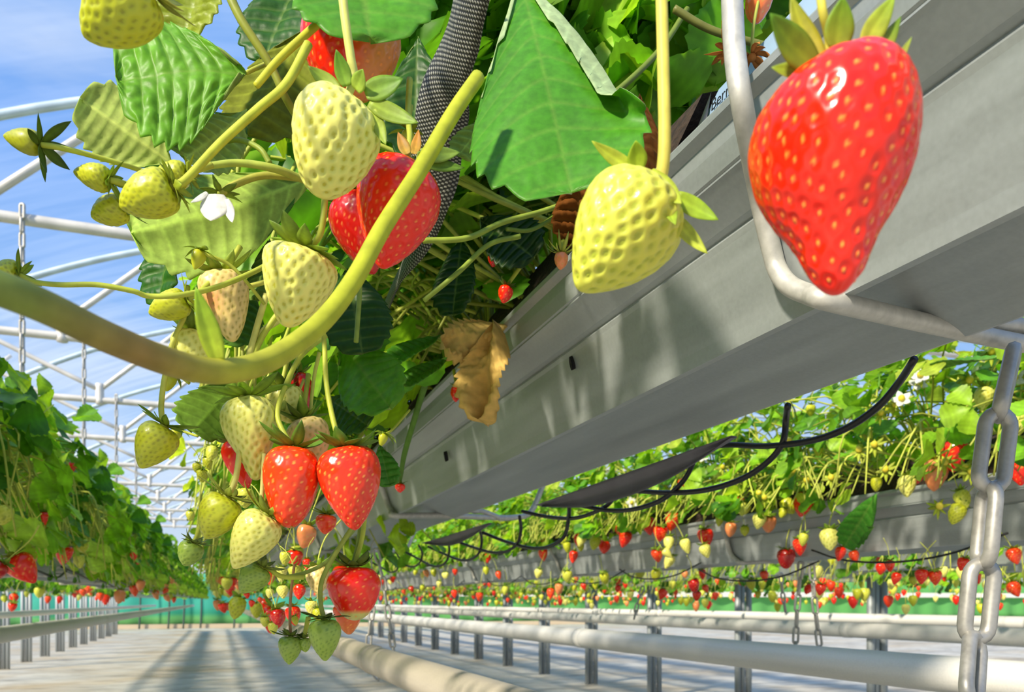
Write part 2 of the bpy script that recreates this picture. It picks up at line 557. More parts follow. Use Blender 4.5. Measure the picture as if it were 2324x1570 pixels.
def chain(label, pts, pitch, W, r, group=None, twist0=0.0, step=math.pi / 2, spin=None):
    pts = np.asarray(pts, float)
    root = thing('chain', label, 'chain', pts[0], group)
    me = link_mesh(pitch + 2 * r, W, r)
    seg = np.linalg.norm(np.diff(pts, axis=0), axis=1); cum = np.concatenate([[0], np.cumsum(seg)])
    n = max(1, int(round(cum[-1] / pitch)))
    for i in range(n):
        s0, s1 = i * pitch, (i + 1) * pitch
        p0 = np.array([np.interp(s0, cum, pts[:, a]) for a in range(3)])
        p1 = np.array([np.interp(s1, cum, pts[:, a]) for a in range(3)])
        z = unit(p0 - p1)
        ang = spin[i] if spin is not None else twist0 + i * step
        x = RGT * math.cos(ang) + FWD * math.sin(ang)
        x = unit(x - z * (x @ z)); y = np.cross(z, x)
        o = bpy.data.objects.new('link', me); COL.objects.link(o); o.parent = root
        M = Matrix(np.stack([x, y, z], 1).tolist()).to_4x4()
        M.translation = Vector((p0 + p1) / 2 - pts[0])
        o.matrix_local = M
    return root


# chains that carry the gutters, hanging from the trusses
for k in range(4):
    Y = 4.78 + 2.01 * k
    x0 = -0.957 if k else -0.957
    chain(['galvanised chain hanging from the front roof truss above the neighbouring row', 'galvanised chain hanging from the second roof truss over the neighbouring row',
           'galvanised chain hanging from the third roof truss over the neighbouring row', 'galvanised chain hanging from the fourth roof truss over the neighbouring row'][k],
          [(x0, Y - 0.045, HC + 2.06), (x0, Y - 0.045, HC + (1.05, 0.75, 0.75, 0.8)[k])], 0.075, 0.036, 0.0075, 'chains hanging from the trusses')

# ------------------------------------------------------------------ gutters
GP = [(.250, .253), (.2475, .2570), (.2435, .2575), (.2412, .2545), (.2418, .2512), (.2475, .2478), (.2485, .2405), (.2515, .2300), (.2530, .2292), (.2526, .2275), (.2545, .2262),
      (.2700, .2125), (.2745, .2110), (.2735, .2082), (.2750, .2050), (.2820, .1830), (.2885, .1608), (.2905, .1522), (.2955, .1520), (.2985, .1650), (.3090, .1690), (.3270, .1690),
      (.3600, .1603), (.3980, .1508), (.4030, .1520), (.4100, .1620), (.4150, .1900), (.4160, .2100), (.4300, .2150), (.4330, .2350), (.4440, .2480), (.4460, .2560), (.4400, .2550)]


def make_gutter(y0, y1):
    g = np.array(GP)
    ctr = np.array([.345, .26])
    ys = np.linspace(y0, y1, 40)
    out = np.stack([np.repeat(g[:, 0][None], 40, 0), np.repeat(ys[:, None], len(g), 1), np.repeat(g[:, 1][None], 40, 0) + HC], -1)
    inn = out.copy()
    dv = unit(ctr - g) * 0.0012
    inn[..., 0] += dv[:, 0]; inn[..., 2] += dv[:, 1]
    mb = MB()
    n = len(g)
    Q = gridq(40, n)
    mb.add(np.vstack([out.reshape(-1, 3), inn.reshape(-1, 3)]), np.vstack([Q, Q[:, ::-1] + 40 * n]))
    root = thing('growing_gutter', '', 'gutter', (.375, y0, HC + .17))
    o = mb.build('trough', M_GUT, root, smooth=False)
    return root


gut = make_gutter(-0.6, 21.0)
gut['label'] = 'long galvanised gutter overhead with two creases, dark slits in its flank and a brown-filled top'
ROWS = [(1, 0.9, -0.055), (-1, -0.9, -0.075), (2, 1.8, -0.045), (3, 2.7, -0.03), (4, 3.6, -0.02), (-2, -1.8, -0.07)]
RN = {1: 'gutter under the neighbouring lit row, hung low by chains', -1: 'gutter half hidden by leaves beyond the aisle',
      2: 'gutter two rows beyond, seen under the lit row', 3: 'gutter three rows beyond, seen as a thin strip', 4: 'gutter four rows beyond, seen as a hairline strip',
      -2: 'gutter of the outermost row behind the leafy aisle row'}
gut_of = {0: gut}
for k, dx, dz in ROWS:
    c = copy_tree(gut)
    c.location = gut.location + Vector((dx, 0, dz))
    c['label'] = 'galvanised ' + RN[k]
    gut_of[k] = c
for o in [gut] + [gut_of[k] for k in gut_of if k]:
    o['group'] = 'growing gutters'
# drain slits in the flank of the near gutter
M_SLIT = m_plain('slit_dark', (8, 8, 9), 0.8)
for px, py, h in ((1302, 826, 30), (1014, 1037, 22)):
    X = .2770
    d = 1918 * X / (px - 497)
    c = P(px, py, d)
    mb = MB()
    hh = h / 1800 * d / 2
    V = []
    for a in np.linspace(0, 2 * math.pi, 12, endpoint=False):
        V.append((c[0] + 0.35 * hh * -math.sin(a) * 0.6 - 0.003, c[1] + 0.35 * hh * math.cos(a), c[2] + hh * math.sin(a)))
    V = np.array(V); V2 = V + np.array([.004, 0, .002])
    q = [(0, 1, 2, 3), (0, 3, 4, 11), (11, 4, 5, 10), (10, 5, 6, 9), (9, 6, 7, 8)]
    mb.add(np.vstack([V, V2]), q + [tuple(x + 12 for x in f[::-1]) for f in q] + [(i, (i + 1) % 12, (i + 1) % 12 + 12, i + 12) for i in range(12)])
    mb.build('drain_slit', M_SLIT, gut)

# wire hangers round the gutters
yb = .343
br = thing('gutter_hanger', 'thick bent galvanised wire hanger crossing under the near gutter beside the big red berry', 'hanger', (.312, yb, HC + .158), 'wire gutter hangers')
def dsurf(px, py, off=.0075):
    m_ = 1.0655 * (1365 - py) / (px - 497)
    for (x0, z0), (x1, z1) in zip(GP[3:], GP[4:]):
        e0, e1 = z0 - m_ * x0, z1 - m_ * x1
        if e0 >= 0 >= e1 or e0 <= 0 <= e1:
            q = e0 / (e0 - e1 + 1e-9)
            return 1918 * (x0 + q * (x1 - x0)) / (px - 497) - off
    return 1918 * .2335 / (px - 497)


wp = [P(q[0], q[1], 1918 * .2325 / (q[0] - 497)) for q in ((1655, -150), (1660, -40), (1667, 110), (1684, 235))]
wp += [P(q[0], q[1], dsurf(*q)) for q in ((1722, 440), (1752, 570), (1766, 615), (1792, 648), (1836, 668), (1890, 684))]
wp += [P(2100, 733, dsurf(2100, 733)), P(2324, 780, .4785), P(2480, 800, .50), P(2560, 770, .512), P(2620, 600, .52)]
mb = MB(); tube(mb, wp, 0.0052, k=14, n=120); mb.build('wire', M_WIRE, br)
mb = MB(); tube(mb, [P(2420, 790, .485), P(2330, 742, .478), P(2265, 735, .474), P(2240, 716, .474), P(2262, 692, .476), P(2340, 672, .482), P(2460, 640, .49)], 0.0045, k=10, n=50)
mb.build('hook', M_WIRE, br)
HB = [P(1661, 60, .402), P(1668, 110, .402)]
for k in range(1, 9):
    c = copy_tree(br)
    c.location = Vector(br.location) + Vector((0, 1.045 * k, 0))
    c['label'] = f'galvanised wire hanger under the overhead gutter, {ORD[k]} along from the front' if k < 6 else 'far wire hanger under the overhead gutter, a few pixels wide'
for kk, dx, dz in ROWS[:2]:
    for k in range(0, 7):
        c = copy_tree(br)
        c.location = Vector(br.location) + Vector((dx, 1.045 * k + (.25 if kk == 1 else .3), dz))
        c['label'] = ('wire hanger under the sunlit neighbouring gutter, ' if kk == 1 else 'wire hanger under the leafy row across the aisle, ') + ORD[k] + ' along from the front'

# ------------------------------------------------------------------ pipes near the floor
def pipe(X, label, matr, r=0.026, z=HC - .10, sag=0.0):
    root = thing('heating_pipe', label, 'pipe', (X, 0, z), 'pipes along the rows')
    mb = MB(); tube(mb, [(X, -1.0, z), (X, 1, z - sag), (X, 6, z), (X, 22, z)], r, k=16, n=60); mb.build('tube', matr, root)
    ys = [1.35, 1.62, 2.9, 4.6] if X == .25 else [2.2, 5.0]
    for y in ys:
        mb = MB(); tube(mb, [(X, y, z), (X, y + .035, z)], r * 1.06, k=16, n=3); mb.build('sleeve', matr, root)
    return root


pipe(.25, 'brownish worn pipe with sleeves running beneath the overhead gutter', M_PIPE2, 0.024)
pipe(-.615, 'white pipe along the aisle on the far side, below the leafy row', M_PIPE)
pipe(1.05, 'thick white pipe beneath the sunlit row, lowest of the white pipes', M_PIPE, 0.029, HC - .112)
pipe(2.085, 'white pipe just above the thickest white pipe, two rows away', M_PIPE)
pipe(3.0, 'slim white pipe nearest the green strip, three rows away', M_PIPE, .026, HC - .085)
pipe(-1.515, 'white pipe behind the first aisle pipe, partly hidden by posts', M_PIPE)

# ------------------------------------------------------------------ posts: clusters of slim pipes
def make_post():
    r = thing('support_post', '', 'post', (0, 0, 0))
    for j, dx in enumerate((-.042, 0, .042)):
        for s in (0,):
            mb = MB(); tube(mb, [(dx, 0.012 * (j % 2), 0.0), (dx, 0.012 * (j % 2), 1.02)], 0.0205, k=10, n=3); mb.build('upright', M_POST, r)
    mb = MB(); box(mb, (-.07, -.03, .99), (.07, .04, 1.03)); mb.build('cap_plate', M_POST, r, smooth=False)
    return r


post0 = make_post()
M_LUMP = m_plain('loose_cover', (228, 229, 230), 0.7, 0, 20, .1)
for side, X, y0, n in (('sunlit', 3.17, 3.17, 14), ('shaded', -2.24, 10.2, 10)):
    for k in range(n):
        r = post0 if (side == 'sunlit' and k == 0) else copy_tree(post0)
        r.location = (X, y0 + 1.11 * k, 0.0)
        r['label'] = f'grey post of three slim pipes behind the white pipes, {ORD[k]} from the camera' if side == 'sunlit' else f'grey pipe post across the aisle, {ORD[k]} from the camera'
        r['group'] = 'grey pipe posts'

# ------------------------------------------------------------------ plants: builders
PROF = {
    'cone': [(.05, .02), (.015, .22), (.0, .45), (.03, .70), (.10, .89), (.22, 1.0), (.36, .99), (.52, .88), (.68, .70), (.82, .48), (.92, .29), (.98, .13), (1, .01)],
    'round': [(.06, .02), (.02, .25), (.0, .50), (.04, .76), (.13, .94), (.28, 1.0), (.45, .97), (.62, .84), (.77, .64), (.89, .42), (.96, .22), (.99, .1), (1, .01)],
    'long': [(.04, .02), (.01, .25), (.0, .45), (.03, .70), (.10, .90), (.20, 1.0), (.33, .98), (.48, .84), (.62, .64), (.75, .46), (.86, .34), (.95, .22), (.99, .10), (1, .01)],
    'big': [(.10, .02), (.06, .18), (.02, .38), (.0, .58), (.03, .78), (.11, .93), (.22, 1.0), (.35, .985), (.48, .90), (.60, .75), (.70, .58), (.79, .45), (.88, .35), (.95, .23), (.99, .1), (1, .01)],
    'wedge': [(.05, .02), (.01, .3), (.0, .52), (.03, .78), (.10, .95), (.20, 1.0), (.36, .94), (.52, .82), (.68, .67), (.82, .48), (.92, .31), (.98, .15), (1, .01)],
    'blunt': [(.06, .02), (.02, .25), (.0, .48), (.04, .72), (.13, .90), (.27, 1.0), (.42, .98), (.58, .88), (.73, .73), (.86, .55), (.95, .34), (.99, .15), (1, .01)],
}
KIND = {   # skin, seed, dimple depth, ripe?
    'red': ((240, 34, 10), (248, 150, 60), .30, True),
    'deep': ((188, 14, 14), (214, 120, 60), .28, True),
    'orange': ((238, 62, 18), (246, 170, 70), .28, True),
    'peach': ((236, 142, 84), (216, 170, 84), .25, True),
    'pink': ((232, 204, 128), (170, 150, 60), .34, False),
    'pale': ((232, 228, 118), (190, 184, 50), .42, False),
    'green': ((206, 208, 74), (170, 180, 46), .40, False),
    'lime': ((190, 194, 38), (150, 150, 30), .55, False),
    'dull': ((150, 176, 66), (110, 140, 40), .36, False),  # green skin with the shade of the low cluster put into its colour
}


def fruit(mb, base, axis, L, W, prof, kind, nu=90, nv=80, nseed=150, twist=0.0, lobes=0.05, bend=0.0, side=None, hump=0.0, humpdir=0.0,
          gcol=None, seed=0, dep=None, squash=0.0):
    """one fruit: profile swept round an axis, achenes sunk in dimples as part of the surface"""
    g = np.random.default_rng(seed + 11)
    skin, sc, dp, ripe = KIND[kind]
    dp = dep if dep is not None else dp
    cp = catmull(PROF[prof], nu)
    z0, r0 = cp[:, 0] * L, np.maximum(cp[:, 1], 0.004) * W / 2
    ph = np.arange(nv) * 2 * math.pi / nv
    p1, p2 = g.uniform(0, 6.28, 2)
    ax = unit(axis)
    x = unit(np.cross(ax, (0.3, 1, 0.1) if side is None else side)); y = np.cross(ax, x)
    ph = ph + twist

    def place(z, r, f):
        t = np.clip(z / L, 0, 1)
        rr = r * (1 + lobes * np.cos(2 * (f - p1)) + lobes * .6 * np.cos(3 * (f - p2)) * (1 - t))
        zz = z - hump * W * np.cos(f - humpdir) * (1 - t) ** 2 * np.minimum(1, r / (W * .3))
        bx = bend * W * np.sin(math.pi * t) ** 1.0
        return (base + zz[..., None] * ax + (rr * np.cos(f) * (1 - squash) + bx)[..., None] * x + (rr * np.sin(f))[..., None] * y)

    Z, Fi = np.meshgrid(z0, ph, indexing='ij'); R = np.repeat(r0[:, None], nv, 1)
    V = place(Z, R, Fi)
    nrm = unit(np.cross(np.gradient(V, axis=0), (np.roll(V, -1, 1) - np.roll(V, 1, 1))))
    ctr = base + Z[..., None] * ax
    sgn = np.sign(((V - ctr) * nrm).sum(-1).mean()) or 1
    nrm *= sgn
    base_c = np.broadcast_to(lin(skin), (nu, nv, 3)).copy()
    tt = Z / L
    if gcol is not None:
        base_c = gcol(base_c, tt, Fi)
    if nseed:
        ds = np.hypot(np.diff(z0), np.diff(r0)); area = np.concatenate([[0], np.cumsum(ds * (r0[1:] + r0[:-1]) / 2)])
        k = np.arange(nseed) + .5
        fr = .035 + .955 * k / nseed
        sz = np.interp(fr * area[-1], area, z0); sr = np.interp(fr * area[-1], area, r0)
        sf = k * 2.399963 + g.normal(0, .05, nseed)
        S = place(sz, sr, sf)
        a = math.sqrt(2 * math.pi * area[-1] / nseed)
        D = np.full((nu, nv), 9.0); U = np.zeros((nu, nv))
        Vf = V.reshape(-1, 3)
        Df = D.reshape(-1)
        for s in range(0, len(Vf), 20000):
            df = Vf[s:s + 20000, None, :] - S[None]
            al = df @ ax
            q = np.sqrt(np.maximum(0, (df ** 2).sum(-1) - al ** 2 * .55))
            Df[s:s + 20000] = q.min(1) / a
        D = Df.reshape(nu, nv)
        disp = -dp * (.62 if ripe else .85) * a * np.exp(-(D / (.30 if ripe else .25)) ** 2) + .16 * dp / .3 * a * np.exp(-(D / .13) ** 2)
        V = V + nrm * disp[..., None]
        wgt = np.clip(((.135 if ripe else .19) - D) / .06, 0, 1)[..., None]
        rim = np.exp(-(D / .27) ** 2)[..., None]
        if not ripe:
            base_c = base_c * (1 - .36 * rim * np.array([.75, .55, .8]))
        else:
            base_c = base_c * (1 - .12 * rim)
        mott = g.random((1, nseed))
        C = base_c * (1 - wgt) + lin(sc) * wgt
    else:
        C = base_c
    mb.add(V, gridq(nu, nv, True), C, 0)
    return mb


def frame(ax):
    ax = unit(ax)
    x = unit(np.cross(ax, (0.21, 0.9, 0.37))); y = np.cross(ax, x)
    return ax, x, y


def sepal(mb, root, out, up, L, W, th0, th1, fold=.25, col=(110, 150, 40), tipcol=None, nu=9, nv=5, twist=0.0):
    """one pointed blade: leaves root along out, its pitch going from th0 to th1 (towards up)"""
    u = np.linspace(0, 1, nu)
    th = th0 + (th1 - th0) * u ** .8
    d = np.cos(th)[:, None] * out + np.sin(th)[:, None] * up
    p = root + np.vstack([np.zeros(3), np.cumsum((d[1:] + d[:-1]) / 2 * (L / (nu - 1)), axis=0)])
    s = unit(np.cross(out, up))
    nn = unit(np.cross(s, d))
    tw = twist * u
    w = W / 2 * np.maximum(.03, np.sin(np.pi * np.clip(u * .86 + .14, 0, 1)) ** .8 * (1 - .25 * u))
    v = np.linspace(-1, 1, nv)
    sv = np.cos(tw)[:, None] * s + np.sin(tw)[:, None] * nn
    G = p[:, None, :] + (w[:, None] * v[None])[..., None] * sv[:, None, :] + (fold * np.abs(v)[None] * w[:, None])[..., None] * nn[:, None, :]
    c0 = lin(col); c1 = lin(tipcol if tipcol is not None else col)
    cc = c0[None, None] * (1 - u[:, None, None]) + c1[None, None] * u[:, None, None]
    cc = cc * (1 + .25 * (np.abs(v)[None, :, None] < .2))
    sheet(mb, G, W * .05, np.broadcast_to(cc, (nu, nv, 3)), np.broadcast_to(cc * 1.15, (nu, nv, 3)))


def calyx(mb, base, axis, W, n=10, seed=0, lift=(-.1, .9), ln=(.45, .7), col=(104, 140, 44), base_col=(168, 178, 60), wid=.26, out=None):
    g = np.random.default_rng(seed + 5)
    ax, x, y = frame(axis)
    up = -ax
    r0 = W * .09
    f0 = g.uniform(0, 6.28)
    tube(mb, [base + ax * W * .05, base + up * W * .02, base + up * W * .06], [W * .10, W * .11, W * .06], k=10, n=5, col=lin(base_col))
    for i in range(n):
        f = f0 + i * 2 * math.pi / n + g.normal(0, .12)
        o = math.cos(f) * x + math.sin(f) * y
        l = W * g.uniform(*ln)
        t0 = g.uniform(-.15, .35) ; t1 = t0 + g.uniform(*lift)
        k = g.uniform(.82, 1.12)
        if out is not None:
            out.append(MB())
        sepal(mb if out is None else out[-1], base + o * r0 + up * W * .03, o, up, l, W * wid * g.uniform(.8, 1.15), t0, t1, col=np.array(base_col) * .5 + np.array(col) * .5 * k,
              tipcol=np.array(col) * k, twist=g.normal(0, .4))


STEMC = (188, 196, 70)


def leaf(mb, base, tip, nrm, width, teeth=9, fold=.12, droop=.10, crinkle=.0012, top=(70, 128, 36), bot=(150, 176, 92), thick=.0006, seed=0,
         wave=.02, vein=1.0, sub=6, nv=25, curl=None, slant=.20, tooth=.10, cup=0.0, wexp=(.48, 2.5), pucker=.5):
    """one toothed leaflet with raised blade between the veins, as a thin closed body"""
    g = np.random.default_rng(seed + 3)
    base = np.asarray(base, float); tip = np.asarray(tip, float)
    L = np.linalg.norm(tip - base); a = (tip - base) / L
    n = unit(np.asarray(nrm, float) - a * (a @ np.asarray(nrm, float))); s = np.cross(n, a)
    nu = teeth * sub + 1
    u = np.linspace(0, 1, nu); v = np.linspace(-1, 1, nv)
    U, Vv = np.meshgrid(u, v, indexing='ij'); A = np.abs(Vv)
    w = np.maximum(u, .0005) ** wexp[0] * np.sqrt(np.maximum(1 - u ** wexp[1], 0)); w = w / w.max()
    w = np.maximum(w, .004)
    fr = (u * teeth) % 1.0
    tri = 1 - 2 * np.abs(fr - .55); tri = np.clip(tri, 0, 1)
    W2 = width / 2 * w[:, None] * (1 + tooth * (tri[:, None] - .5) * A ** 6)
    along = U * L * .93 + slant * L * A ** 1.25 * np.sqrt(w)[:, None] * (1 - U) ** 1.1 * .9 + .05 * L * tri[:, None] * A ** 7 * (1 - U * .3)
    along = along - (along.max() - L) * U
    f0_ = g.uniform(0, 6)
    lv = np.exp(-(((fr[:, None] - .55) / .07) ** 2)) * (A > .04) * (1 - .4 * A)
    mv = np.exp(-((A * w[:, None]) / .022) ** 2)
    vn = np.clip(np.maximum(lv, mv), 0, 1)
    bul = np.abs(np.sin(math.pi * (fr - .55)))[:, None] * np.sqrt(np.sin(math.pi * np.clip(A * .96 + .02, 0, 1)))
    fine = pucker * np.sin(A * 15 + 2.5 * np.sin(U * 9 + seed) + 7 * np.sin(seed + np.floor(U * teeth + .45) * 2.3)) * np.sin(U * 31 + 5 * A + f0_ + 3 * np.sin(A * 6)) * bul
    k1, k2, k3 = g.uniform(2, 5, 3); f1, f2 = g.uniform(0, 6.28, 2)
    z = crinkle * (bul * 1.4 + fine) + fold * A * W2 - droop * L * U ** 2 - cup * W2 * A ** 2 \
        + wave * L * (np.sin(k1 * Vv + f1 + 2 * U) * np.sin(k2 * U + f2) + .5 * np.sin(7 * U + k3) * A ** 2)
    X = W2 * Vv
    if curl is not None:                      # fold the margin over: (side, start, angle, u0, u1)
        sd_, st, ang, u0, u1 = curl
        m_ = (Vv * sd_ > st)
        amt = ang * np.clip((U - u0) / .12, 0, 1) * np.clip((u1 - U) / .2, 0, 1)
        ex = (A - st) * W2
        rad = .10
        th = amt * np.clip((A - st) / rad, 0, 1)
        X = np.where(m_, sd_ * (st * W2 + ex * np.cos(th)), X)
        z = np.where(m_, z + ex * np.sin(th), z)
    G = base + along[..., None] * a + X[..., None] * s + z[..., None] * n
    tone = 1 + .10 * np.sin(k1 * 2 * U + f2) * np.sin(k2 * Vv + f1)
    ct = lin(top)[None, None] * np.array([1.06, 1.0, .62]) * tone[..., None]
    ct = ct * (1 - .32 * vn[..., None] * vein) + lin((150, 176, 80))[None, None] * (.32 * vn[..., None] * vein)
    cb = lin(bot)[None, None] * (.92 + .50 * vn[..., None] * vein) * tone[..., None]
    sheet(mb, G, thick, ct, cb, (0, 1))
    return mb


def simple_leaf(mb, base, tip, nrm, width, col, g, fold=.25, droop=.15, nu=13, nv=5):
    L = np.linalg.norm(tip - base) + 1e-9; a = (tip - base) / L
    n = unit(nrm - a * (a @ nrm)); s = np.cross(n, a)
    u = np.linspace(0, 1, nu); v = np.linspace(-1, 1, nv)
    w = np.maximum(u, .001) ** .62 * np.sqrt(np.maximum(1 - u ** 3, 0)); w = np.maximum(w / w.max(), .01)
    tz = np.where(np.arange(nu) % 2 == 1, 1.07, .93)
    A = np.abs(v)[None]
    W2 = width / 2 * w[:, None] * (1 + (tz[:, None] - 1) * A ** 4)
    al = u[:, None] * L * .94 + .16 * L * A * np.sqrt(w)[:, None] * (1 - u[:, None]) ** .6
    z = fold * A * W2 - droop * L * u[:, None] ** 2 + .03 * L * np.sin(u * 9 + g.uniform(0, 6))[:, None] * A
    G = base + al[..., None] * a + (W2 * v[None])[..., None] * s + z[..., None] * n
    c = np.broadcast_to(lin(col) * np.array([1.10, 1.0, .6]), (nu, nv, 3)) * (1 + .3 * np.exp(-(A / .15) ** 2) + .10 * np.cos(u * 42)[:, None])[..., None]
    mb.add(G, gridq(nu, nv), c)


LEAFCOL = [(92, 158, 44), (112, 174, 52), (76, 138, 38), (132, 188, 62), (102, 166, 54), (152, 198, 80), (66, 122, 40)]


def plant_parts(seed, hw, zlo, zhi, nleaf, size, keep=None, ctr=(0, 0, 0), ylen=.16, stems=14, cols=LEAFCOL, face=None, fruitstems=10, rmin=.55, keeps=None):
    """foliage and stems of one plant in a row; ctr is the crown on top of the substrate"""
    g = np.random.default_rng(seed)
    ctr = np.asarray(ctr, float)
    fo, st = MB(), MB()
    made = 0; tries = 0
    while made < nleaf and tries < nleaf * 12:
        tries += 1
        th = g.uniform(-.35, math.pi + .35)
        rad = g.uniform(rmin, 1.0)
        x = math.cos(th) * hw * rad
        z = (zhi * math.sin(th) if math.sin(th) > 0 else -zlo * math.sin(th)) * rad
        if abs(math.cos(th)) > .75:
            z = g.uniform(zlo * .8, zhi * .6)
        y = g.normal(0, ylen)
        E = ctr + np.array([x, y, z])
        outv = unit(np.array([x / hw, g.normal(0, .5), max(z, 0) / zhi + .15]))
        nr = unit(outv + g.normal(0, .35, 3) + np.array([0, 0, .35]))
        dr = unit(np.array([x / hw * .8, g.normal(0, .7), g.uniform(-.7, .3)]))
        sz = size * g.uniform(.75, 1.2)
        if keep is not None and not (keep(E) and keep(E + dr * sz)):
            continue
        c = np.array(cols[g.integers(len(cols))]) * g.uniform(.85, 1.1)
        sidev = unit(np.cross(nr, dr))
        for q, (ang, sc) in enumerate(((0, 1.0), (1.15, .9), (-1.15, .9))):
            dd = unit(dr * math.cos(ang) + sidev * math.sin(ang))
            n2 = unit(nr + dd * -.15 + g.normal(0, .12, 3))
            b_ = E + dd * sz * .06
            t_ = E + dd * sz * sc
            if keep is not None and not keep(t_):
                continue
            simple_leaf(fo, b_, t_, n2, sz * sc * .86, c, g)
        m_ = ctr * .45 + E * .55 + np.array([0, 0, .05 + .03 * g.random()])
        if made % 2 == 0 and (keep is None or keep(m_)) and (keeps is None or keeps(m_)):
            tube(st, [ctr + g.normal(0, .012, 3), m_, E], [.0022, .0018, .0014], k=5, n=7, col=lin(np.array(STEMC) * g.uniform(.75, 1.05)))
        made += 1
    for i in range(fruitstems):
        sd_ = -1 if (face is None or face < 0) else 1
        if face is None: sd_ = g.choice((-1, 1))
        y = g.normal(0, ylen)
        a0 = ctr + np.array([sd_ * hw * .2, y * .3, .02])
        a1 = ctr + np.array([sd_ * hw * g.uniform(.5, .85), y, .05 + .05 * g.random()])
        a2 = ctr + np.array([sd_ * hw * g.uniform(.8, 1.0), y + g.normal(0, .04), zlo * g.uniform(.3, 1.1)])
        if keep is None or all(keep(q_) and (keeps is None or keeps(q_)) for q_ in (a0 * .5 + a1 * .5, a1, a2)):
            tube(st, [a0, a1, a2], [.0021, .0018, .0013], k=5, n=11, col=lin(np.array((196, 204, 84)) * g.uniform(.8, 1.05)))
    return fo, st

# ------------------------------------------------------------------ substrate and printed bag in the near gutter
def substrate(label, dx, dz, y0, y1):
    g = np.random.default_rng(5)
    ny = 160
    prof = [(.260, .235), (.2535, .245), (.2555, .2600), (.262, .278), (.285, .318), (.33, .338), (.39, .325), (.42, .292), (.435, .255)]
    ys = np.linspace(y0, y1, ny)
    G = np.array([[(a + dx, y, b + dz + HC) for a, b in prof] for y in ys])
    G += g.normal(0, .0022, G.shape) * np.array([0.3, 0, 1])
    mb = MB(); mb.add(G, gridq(ny, len(prof)))
    return tag(mb.build('substrate_slab', M_SUB), label, 'substrate', 'substrate slabs in the gutters')


substrate('dark brown coir slab filling the overhead gutter behind its rolled lip', 0, 0, .425, 20.5)
for (k, dx, dz), wd in zip(ROWS[:2], ('sunlit neighbouring row', 'leafy row across the aisle')):
    substrate(f'dark coir slab in the gutter of the {wd}', dx, dz, .2, 20.5)
bagr = thing('substrate_bag', 'pale blue printed plastic bag end poking above the gutter lip behind the wire hanger', 'bag', (.262, .36, HC + .25))
prof = [(.258, .225), (.2545, .245), (.2555, .268), (.2585, .284), (.268, .292), (.30, .298), (.38, .298), (.42, .29), (.432, .26)]
ys = np.array([-.3, -.1, .1, .28, .37, .395, .41, .418]); sq = np.array([1, 1, 1, 1, .96, .7, .45, .25])
G = np.array([[(a, y, HC + .225 + (b - .225) * q) for a, b in prof] for y, q in zip(ys, sq)])
mb = MB(); sheet(mb, G, .001, (1, 1, 1), (1, 1, 1)); mb.build('bag_film', M_BAG, bagr)
mb = MB()
G = np.array([[(a - .0012, y, HC + .225 + (b - .225) * q) for a, b in prof[1:4]] for y, q in ((.376, 1), (.394, .72), (.408, .47), (.420, .2))])
sheet(mb, G, .001, (1, 1, 1), (1, 1, 1)); mb.build('dark_end_band', M_BAGD, bagr)
tcv = bpy.data.curves.new('bag_print', 'FONT'); tcv.body = 'Berry'; tcv.size = .0092; tcv.extrude = .0001; tcv.align_x = 'LEFT'
to = bpy.data.objects.new('bag_print', tcv); COL.objects.link(to); to.parent = bagr
tp_ = np.array([.2535, .371, HC + .2690])
M4 = Matrix(np.stack([[0, -1, 0], [.06, 0, 1], [-1, 0, .06]], 1).tolist()).to_4x4()
M4.translation = Vector(tp_ - np.array(bagr.location)); to.matrix_local = M4
dg_ = bpy.context.evaluated_depsgraph_get()
tme = bpy.data.meshes.new_from_object(to.evaluated_get(dg_))
bpy.data.objects.remove(to)
to = bpy.data.objects.new('bag_print', tme); COL.objects.link(to); to.parent = bagr; to.matrix_local = M4
tme.materials.clear(); tme.materials.append(M_INK)

# ------------------------------------------------------------------ woven strap along the row
m, N, LK, o = mat('woven_strap')
a = attr(N, 'st'); sp = N('ShaderNodeSeparateXYZ'); LK(a.outputs['Vector'], sp.inputs[0])
def wav(src, f, ph=0.0):
    q = N('ShaderNodeMath', operation='MULTIPLY_ADD'); LK(src, q.inputs[0]); q.inputs[1].default_value = f; q.inputs[2].default_value = ph
    s = N('ShaderNodeMath', operation='SINE'); LK(q.outputs[0], s.inputs[0]); return s.outputs[0]
s1 = wav(sp.outputs['X'], 2 * math.pi * 420); s2 = wav(sp.outputs['Y'], 2 * math.pi * 260)
ml = N('ShaderNodeMath', operation='MULTIPLY'); LK(s1, ml.inputs[0]); LK(s2, ml.inputs[1])
r1 = N('ShaderNodeValToRGB'); r1.color_ramp.elements[0].position = .0; r1.color_ramp.elements[1].position = .45
r1.color_ramp.elements[0].color = rgba((34, 35, 32)); r1.color_ramp.elements[1].color = rgba((148, 148, 138))
mrr = N('ShaderNodeMapRange'); mrr.inputs[1].default_value = -1; mrr.inputs[2].default_value = 1; LK(ml.outputs[0], mrr.inputs[0])
r1.color_ramp.elements[0].position = .52; r1.color_ramp.elements[1].position = .72
LK(mrr.outputs[0], r1.inputs[0])
b = N('ShaderNodeBsdfPrincipled'); b.inputs['Roughness'].default_value = .6; LK(r1.outputs[0], b.inputs['Base Color'])
bp = N('ShaderNodeBump'); bp.inputs['Strength'].default_value = .6; bp.inputs['Distance'].default_value = .0006
LK(mrr.outputs[0], bp.inputs['Height']); LK(bp.outputs[0], b.inputs['Normal']); LK(b.outputs[0], o.inputs[0])
M_STRAP = m
sp_ = catmull([P(1085, -90, .39), P(1050, 60, .42), P(1012, 200, .45), P(990, 330, .475), P(975, 440, .50), P(940, 560, .54), P(895, 660, .60), P(850, 770, .68)], 80)
wd = np.interp(np.linspace(0, 1, 80), [0, .35, .6, 1], [.0190, .0175, .0165, .0150])
